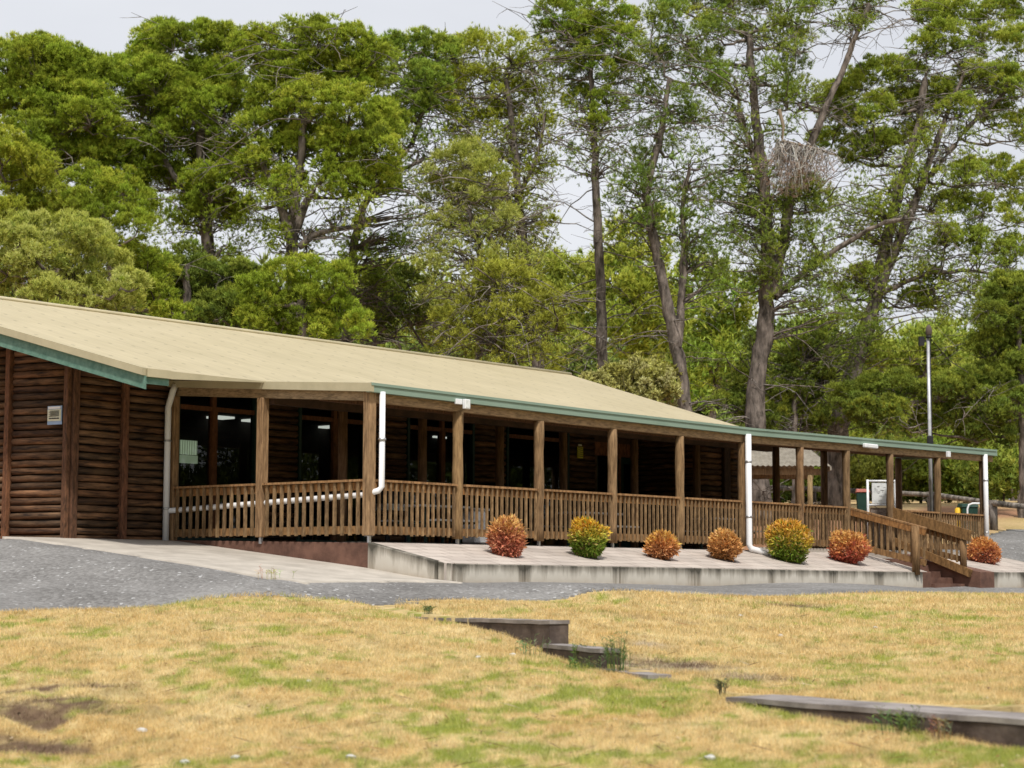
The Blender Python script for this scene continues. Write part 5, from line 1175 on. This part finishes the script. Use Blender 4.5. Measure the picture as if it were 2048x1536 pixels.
tree('pine_tree', 'large twin-trunked pine with a hanging dead branch, right of centre', 66, [([(1520, 1010), (1508, 880), (1510, 770), (1530, 650), (1536, 520), (1530, 400), (1512, 250), (1495, 60)], .40, .11), ([(1545, 600), (1565, 480), (1585, 370), (1640, 240), (1700, 100), (1740, 0)], .2, .07), ([(1540, 600), (1640, 520), (1740, 455), (1820, 430)], .13, .06), ([(1530, 420), (1500, 300), (1470, 180)], .1, .05)],
     [(1330, -10, 40), (1390, 0, 45), (1450, -5, 45), (1510, 0, 42), (1570, 10, 42), (1620, 30, 36), (1430, 60, 40), (1500, 70, 36), (1560, 80, 36), (1600, 90, 32), (1400, 110, 34), (1640, -10, 45), (1700, 0, 50), (1760, 5, 45), (1700, 60, 36), (1575, 150, 36), (1600, 190, 34), (1570, 210, 28), (1440, 180, 30), (1480, 330, 26), (1560, 400, 30), (1620, 380, 30), (1510, 420, 26), (1650, 410, 24), (1560, 500, 30), (1520, 560, 26)], (0.252, 0.356, 0.059), 16, 0.85, back=0.4, fill=.2, pr=(.24, .58), nt=40, group=pg,
     sparse=[(1480, 200, 110, 70), (1530, 460, 110, 90), (1620, 560, 90, 50), (1450, 420, 60, 30)], bare=190, dead=(1608, 285, 230, .95, 1.75), gold=.14)
tree('pine_tree', 'huge leaning pine with wide bright crown filling the upper right', 68, [([(1664, 1015), (1672, 870), (1700, 760), (1725, 680), (1750, 600), (1772, 480), (1800, 370), (1830, 280), (1850, 150)], .42, .1), ([(1745, 610), (1790, 500), (1840, 380), (1880, 260), (1930, 140)], .2, .06), ([(1840, 380), (1930, 260), (2030, 160)], .11, .05), ([(1755, 590), (1850, 545), (1960, 540), (2040, 570)], .1, .04)],
     [(1660, 200, 38), (1705, 170, 40), (1760, 150, 42), (1815, 145, 40), (1680, 250, 40), (1740, 225, 45), (1805, 210, 45), (1870, 190, 42), (1700, 300, 38), (1760, 290, 36), (1870, 30, 42), (1925, 30, 42), (1890, 85, 42), (1850, 100, 34), (1985, 30, 42), (2040, 20, 42), (1970, 90, 40), (2035, 90, 42), (1940, 160, 40), (2000, 160, 42), (2050, 180, 38), (1920, 220, 34), (1990, 235, 38), (2045, 260, 36), (1640, 290, 26), (1830, 270, 28),
      (1930, 350, 36), (1990, 350, 40), (2045, 360, 38), (1900, 410, 34), (1960, 420, 38), (2030, 430, 40), (1890, 480, 30), (1950, 490, 34), (2020, 510, 38), (1730, 560, 28), (1680, 590, 28), (1830, 600, 28), (1860, 560, 26)], (0.312, 0.429, 0.059), 17, 1.12, back=.8, fill=.2, pr=(.24, .58), nt=40, group=pg,
     sparse=[(1800, 370, 110, 90), (1740, 480, 90, 60), (1950, 560, 100, 80), (1700, 640, 80, 50), (1880, 300, 90, 50), (1820, 500, 60, 30)], bare=250, gold=.2)
tree('pine_tree', 'dark spreading pine at the right edge with low boughs hanging behind the walkway roof', 66, [([(2046, 1012), (2044, 820), (2035, 640), (2030, 560)], .17, .08), ([(2040, 800), (1950, 790), (1850, 800), (1720, 820)], .09, .04)],
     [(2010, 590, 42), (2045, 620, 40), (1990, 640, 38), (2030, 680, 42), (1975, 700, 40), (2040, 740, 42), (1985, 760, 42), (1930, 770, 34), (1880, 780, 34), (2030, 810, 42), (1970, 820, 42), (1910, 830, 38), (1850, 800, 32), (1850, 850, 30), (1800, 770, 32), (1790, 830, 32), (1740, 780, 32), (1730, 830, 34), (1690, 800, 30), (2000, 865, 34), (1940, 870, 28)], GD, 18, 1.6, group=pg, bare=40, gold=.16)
tree('pine_tree', 'bushy dark pine at the foot of the twin-trunked pine, over the roof end', 67, [([(1590, 1010), (1588, 880), (1590, 760)], .14, .07)],
     [(1480, 770, 28), (1500, 820, 32), (1550, 800, 34), (1600, 790, 34), (1640, 760, 28), (1545, 845, 30), (1600, 845, 36), (1645, 840, 28), (1580, 730, 30), (1450, 810, 24), (1620, 700, 26)], GD, 19, 1.2, group=pg, sparse=[(1560, 720, 80, 40), (1700, 700, 60, 30)], bare=60, gold=.14)
# lighter broadleaf trees further back
bg = 'broadleaf trees far behind the pines'
def gum(label, base, blobs, col, seed, Y=93, **k):
    col = (col[0] * 1.9, col[1] * 2.0, col[2] * 1.7)
    tree('gum_tree', label, Y, [([(base, 1010), (base - 6, 850), (base + 4, 700)], .25, .1)], blobs, col, seed, .42, group=bg, pr=(.55, .95), bl=.34, bw=.085, nt=26, nb=6, bare=12, gold=.3, **k)
gum('pale green gum tree seen low between the leaning pine and the centre trunk', 800, [(740, 600, 45), (800, 570, 48), (860, 590, 50), (770, 650, 50), (840, 660, 55), (900, 640, 45), (890, 700, 40)], (.17, .22, .055), 31)
gum('light green gum tree behind the centre trunk', 1080, [(1060, 560, 40), (1130, 560, 48), (1110, 620, 52), (1170, 620, 48), (1060, 680, 48), (1140, 690, 48), (1100, 740, 40), (1180, 560, 34)], (.16, .21, .05), 32)
gum('bright yellow-green gum tree between the slim pine and the twin-stemmed pine', 1270, [(1250, 480, 42), (1300, 460, 38), (1240, 540, 50), (1300, 540, 50), (1260, 610, 52), (1320, 610, 48), (1240, 680, 48), (1310, 690, 50), (1280, 740, 40)], (.19, .25, .045), 33)
gum('fresh green gum tree right of the twin-stemmed pine', 1430, [(1400, 560, 44), (1450, 590, 44), (1400, 640, 50), (1460, 660, 46), (1420, 720, 50), (1470, 740, 42), (1400, 780, 42), (1500, 600, 30)], (.15, .235, .045), 34, 90)
gum('soft green gum tree between the two largest trunks', 1610, [(1600, 650, 36), (1650, 690, 40), (1600, 720, 42), (1640, 780, 42), (1570, 770, 40), (1700, 720, 36), (1680, 880, 40), (1640, 860, 40)], (.13, .19, .045), 35, 96)
gum('pale green gum tree behind the tall light pole', 1850, [(1770, 730, 40), (1820, 705, 42), (1880, 690, 44), (1930, 710, 42), (1800, 770, 44), (1870, 760, 46), (1940, 770, 44), (1740, 700, 30), (1900, 830, 44), (1830, 840, 42)], (.18, .25, .06), 36, 95)
gum('pale green gum tree at the far right edge behind the dark pine', 2030, [(1990, 600, 40), (2045, 600, 42), (2000, 670, 46), (2060, 680, 46), (2010, 740, 46), (2060, 760, 40)], (.17, .23, .06), 37, 97)
# bushes
def bush(label, px, py, w_, h_, col, seed, Y=80, leafy=(.30, .55), gold=.2, grp='bushes beyond the log fence', n=9, bl=.2, bw=.06):
    r_ = random.Random(seed); bl_ = []; col = (col[0] * 1.8, col[1] * 1.9, col[2] * 1.5)
    for i in range(n): bl_.append((px + r_.uniform(-w_, w_), py - h_ * r_.uniform(.25, .8), max(w_, h_) * r_.uniform(.3, .45)))
    tree('bush', label, Y, [([(px, py), (px, py - h_ * .3)], .05, .02)], bl_, col, seed, 1.0, group=grp, cat='bush', pr=leafy, bl=bl, bw=bw, nt=22, nb=6, gold=gold, fill=0)
bush('dense green bush seen under the shelter roof', 1560, 1010, 45, 90, (.15, .20, .05), 41)
bush('dark green bush behind the shelter post', 1610, 1010, 36, 95, (.09, .14, .035), 42)
bush('bush with pale yellowish leaves right of the leaning trunk', 1735, 1008, 40, 110, (.20, .21, .06), 43)
bush('olive bush behind the notice board', 1790, 1005, 40, 100, (.15, .17, .055), 44)
bush('mid green bush left of the light pole', 1840, 1008, 36, 110, (.11, .16, .04), 45)
bush('green bush right of the light pole', 1895, 1006, 40, 115, (.13, .20, .045), 46)
bush('dark bush behind the end post of the walkway', 1940, 1004, 36, 105, (.11, .16, .04), 47)
bush('large light green bush at the right edge beyond the downpipe', 2005, 1000, 50, 120, (.17, .23, .06), 48, 76)
bush('green bush cut off by the right edge', 2060, 1000, 40, 105, (.12, .18, .05), 49, 76)
bush('cream and green flowering bush showing over the ridge of the roof', 1240, 850, 68, 125, (.27, .235, .13), 50, 63, grp=None, n=18, gold=.25, leafy=(.2, .36), bl=.12, bw=.07)
# woods far behind everything
r_ = np.random.default_rng(77); n = 2600
Yw = r_.uniform(112, 135, n); Xw = r_.uniform(-.36, .36, n) * Yw; topz = 13.2 + 3.5 * (vnoise(Xw, Yw * 0, 91, 3, .11) - .5) * 2 + np.where(Xw < -8, 3.5, 0); Zw = 4 + (topz - 4) * r_.random(n) ** .75
Cw = np.array([.22, .30, .07]) * r_.uniform(.6, 1.4, (n, 1)) + np.array([.05, .03, 0]) * r_.random((n, 1))
nr = 2000; Yr = r_.uniform(-30, 105, nr); Xr = 62 + r_.uniform(0, 12, nr) + Yr * .1; Zr = r_.uniform(-3, 15, nr)
Xw = np.r_[Xw, Xr]; Yw = np.r_[Yw, Yr]; Zw = np.r_[Zw, Zr]; Cw = np.r_[Cw, Cw[:nr] * .8]; rw = np.r_[r_.uniform(.9, 1.7, n), r_.uniform(1.4, 2.6, nr)]
V, C = fol(np.stack([Xw, Yw, Zw], 1), rw, Cw, 46, 5, .6, .17, r_)
tag(tri_mesh('distant_woods', V, np.arange(len(V)).reshape(-1, 3), C, m_leaf), 'mass of distant green woods closing the view behind the trunks', 'woods', kind='stuff')

# ------------------------------------------------------------------ log fence, bins, notice board, shelter, light pole
root_pts = [atY(1440, 1000, 74), atY(1625, 1000, 70), atY(1860, 1000, 65.5), atY(1985, 1000, 62), atY(2130, 1000, 60), atY(2300, 1000, 58)]
fr = empty('log_fence', (root_pts[0][0], root_pts[0][1], 0), 0, 'weathered round-log fence with one rail and short posts beyond the walkway', 'fence'); FO = Vector(fr.location)
for i, p in enumerate(root_pts):
    g = gz(p[0], p[1]); v = Vector((p[0], p[1], g)) - FO
    MB().tube([v + Vector((0, 0, -.3)), v + Vector((0, 0, .95))], .14 if i == 3 else .12, 10, (.7, .68, .66), rng=rnd, jit=.03).build('post', m_bark, fr)
for i, (a, b) in enumerate(zip(root_pts[:-1], root_pts[1:])):
    A_ = Vector((a[0], a[1] - .13, gz(a[0], a[1]) + .84)) - FO; B2 = Vector((b[0], b[1] - .13, gz(b[0], b[1]) + .84)) - FO
    MB().tube([A_ + (B2 - A_) * k / 5 for k in range(6)], [.10, .095, .09, .09, .085, .08], 9, (.95, .95, .92), rng=rnd, jit=.03).build('rail', m_bark, fr)
def wheelie(px, Y, w_, h_, lid, label):
    p = atY(px, 1000, Y); g = gz(p[0], p[1]); r = empty('wheelie_bin', (p[0], p[1], g), rnd.uniform(-.2, .2), label, 'bin', None)
    a = w_ / 2; b = a * .8
    MB().hexa([(-b, -b, .06), (b, -b, .06), (b, b, .06), (-b, b, .06), (-a, -a, h_ * .9), (a, -a, h_ * .9), (a, a, h_ * .9), (-a, a, h_ * .9)]).build('body', m_bin, r, bevel=.02)
    MB().hexa([(-a - .03, -a - .03, h_ * .9 + .003), (a + .03, -a - .03, h_ * .9 + .003), (a + .03, a + .03, h_ * .9 + .003), (-a - .03, a + .03, h_ * .9 + .003), (-a, -a, h_), (a, -a, h_), (a, a, h_ + .04), (-a, a, h_ + .04)]).build('lid', lid, r, bevel=.015)
    for x in (-a * .8, a * .8): MB().tube([(x - .03, b + .05, .1), (x + .03, b + .05, .1)], .1, 10).build('wheel', m_black, r)
wheelie(1724, 66, .42, 1.0, m_red, 'dark wheelie bin with a red lid left of the notice board')
wheelie(1929, 60, .34, .98, m_bin, 'dark green wheelie bin right of the yellow bollard')
wheelie(1944, 60.6, .30, .92, m_bin, 'narrow dark green bin inside the white pipe hoop')
p = atY(1915, 1020, 60); g = gz(p[0], p[1]); r = empty('bollard', (p[0], p[1], g), 0, 'short yellow bollard beside the green bins', 'bollard')
MB().tube([(0, 0, -.1), (0, 0, .84), (0, 0, .88)], [.10, .10, .05], 12).build('post', m_yellow, r)
p = atY(1946, 1010, 59); g = gz(p[0], p[1]); r = empty('pipe_hoop', (p[0], p[1], g), 0, 'white bent pipe hoop standing by the green bins', 'hoop')
MB().tube([(-.19, 0, -.1), (-.19, 0, .95), (-.14, 0, 1.08), (-.03, 0, 1.12), (.4, 0, 1.12)], .028, 8).tube([(.4, 0, 1.12), (.4, 0, -.1)], .028, 8).build('frame', m_white, r)
# notice board
Yb = 56; pb = atY(1762, 1040, Yb); g = gz(pb[0], pb[1]); r = empty('notice_board', (pb[0], pb[1], g), 0, 'white-framed notice board with faded papers on a low brick base', 'notice board')
x0, z1 = (atY(1734, 962, Yb) - pb)[0], atY(1734, 962, Yb)[2] - g; x1 = (atY(1790, 962, Yb) - pb)[0]; zb0 = atY(1750, 1010, Yb)[2] - g
for x in (x0, x1): MB().tube([(x, 0, -.1), (x, 0, z1 + .04)], .035, 8).build('post', m_white, r)
MB().tube([(x0, 0, z1), (x1, 0, z1)], .03, 8).build('crossbar', m_white, r)
MB().tube([(x0, 0, zb0), (x1, 0, zb0)], .03, 8).build('crossbar', m_white, r)
bd = MB().box(x0 + .12, x1 - .05, -.03, .02, zb0 + .04, z1 - .06).build('panel', m_board, r)
mb = MB(); rs = random.Random(3)
for k in range(16): a_ = rs.uniform(x0 + .18, x1 - .25); b_ = rs.uniform(zb0 + .1, z1 - .16); mb.box(a_, a_ + rs.uniform(.03, .12), -.034, -.031, b_, b_ + .012)
mb.build('faded_print', m_steel, bd)
m_brick = noise_mat('old_bricks', (.16, .11, .09), (.34, .28, .24), 9, .9, (1, 1, 2.5), .3, 20)
MB().box(x0 + .1, x1, .05, .25, -.2, zb0 - .08).build('base', m_brick, r)
# shelter with corrugated roof
Ys = 63; cx = atY(1535, 960, Ys); g = gz(cx[0], cx[1]); r = empty('picnic_shelter', (cx[0], cx[1], g), 0, 'small picnic shelter with corrugated gable roof seen through the open walkway', 'shelter')
def rel(px, py): q = atY(px, py, Ys); return q[0] - cx[0], q[2] - g
xr, zr = rel(1612, 903); xe, ze = rel(1644, 936); xl = 2 * rel(1535, 900)[0] - xe
zt_ = zr; xm = (xe + xl) / 2
def corr(P0, P1, P2, P3, n):
    """corrugated sheet: P0-P1 eave, P3-P2 ridge"""
    V = []; F = []
    for i in range(n + 1):
        f = i / n; o_ = .02 * sin(i * pi / 2)
        for A_, B_ in ((P0, P1), (P3, P2)): V.append(tuple(A_[k] + (B_[k] - A_[k]) * f + (o_ if k == 2 else 0) for k in range(3)))
    for i in range(n): F.append((2 * i, 2 * i + 2, 2 * i + 3, 2 * i + 1))
    return V, F
V, F = corr((xl, -1.6, ze - .02), (xe, -1.6, ze - .02), (xe - .45, 0, zt_ + .12), (xl + .45, 0, zt_ + .12), 84); mb = MB().add(V, F)
V, F = corr((xl, 1.6, ze - .02), (xe, 1.6, ze - .02), (xe - .45, 0, zt_ + .12), (xl + .45, 0, zt_ + .12), 84); mb.add(V, F)
o = mb.build('roof', m_iron, r); so_ = o.modifiers.new('thick', 'SOLIDIFY'); so_.thickness = .01
MB().hexa([(xe - .02, -1.6, ze - .16), (xe + .03, -1.6, ze - .16), (xe + .03, 1.6, ze - .16), (xe - .02, 1.6, ze - .16), (xe - .02, -1.6, ze - .03), (xe + .03, -1.6, ze - .03), (xe + .03, 1.6, ze - .03), (xe - .02, 1.6, ze - .03)]).build('end_trim', m_iron, r)
for y in (-1.35, 1.35): MB().box(xl + .2, xe - .1, y - .05, y + .05, ze - .30, ze - .10, (.5, .5, .45)).build('beam', m_post, r)
for x in (xl + .5, rel(1606, 960)[0]):
    for y in (-1.35, 1.35): MB().tube([(x, y, -.2), (x, y, ze - .3)], .085, 10, (.62, .66, .55)).build('post', m_post, r)
# light pole
Yp = 55; pb = atY(1862, 1060, Yp); g = gz(pb[0], pb[1]); pt = atY(1856, 672, Yp); H = pt[2] - g
r = empty('light_pole', (pb[0], pb[1], g), 0, 'tall silver pole with a round lamp on top behind the walkway roof', 'light pole')
MB().tube([(0, 0, -.2), (0, 0, H)], [.058, .045], 14).build('pole', m_pole, r)
MB().box(.05, .068, -.025, .025, .3, H - .1).build('cable_duct', m_black, r)
lp = MB().tube([(.02, -.02, H - .02), (.02, -.02, H + .05), (.02, -.02, H + .15), (.02, -.02, H + .27), (.02, -.02, H + .32)], [.05, .085, .095, .07, .02], 16).build('lamp', m_sleeper, r)
MB().tube([(.02, -.02, H - .06), (.02, -.02, H)], .085, 12).build('lamp_collar', m_black, lp)
MB().box(-.26, -.12, -.08, .08, H - .28, H - .02).box(-.12, -.05, -.02, .02, H - .16, H - .12).build('sensor_box', m_black, r)
zc = atY(1859, 880, Yp)[2] - g; MB().box(-.075, .085, -.08, .08, zc - .12, zc + .12).build('clamp', m_black, r, bevel=.02)
e_ = atY(1935, 745, Yp + 4); E_ = (e_[0] - pb[0], e_[1] - pb[1], e_[2] - g); MB().tube([(.05, 0, H - .05), tuple((E_[k] + (.05, 0, H - .05)[k]) / 2 - (.15 if k == 2 else 0) for k in range(3)), E_], .014, 5).build('stay_cable', m_black, r)
# power lines behind the trees, strung between two poles outside the picture
r = empty('power_line', (-45, 84, 3), 0, 'thin parallel power wires crossing behind the tree trunks', 'power line')
for k, z in enumerate((7.0, 7.25, 7.6)):
    MB().tube([(90 * i / 12, 0, z + 2.0 * ((i / 6 - 1) ** 2 - 1) * .45) for i in range(13)], .007, 4).build('wire', m_sleeper, r)
for x in (0, 90): MB().tube([(x, 0, -1), (x, 0, 8.4)], .15, 8).build('pole', m_post, r)

print('NTRI', NTRI)
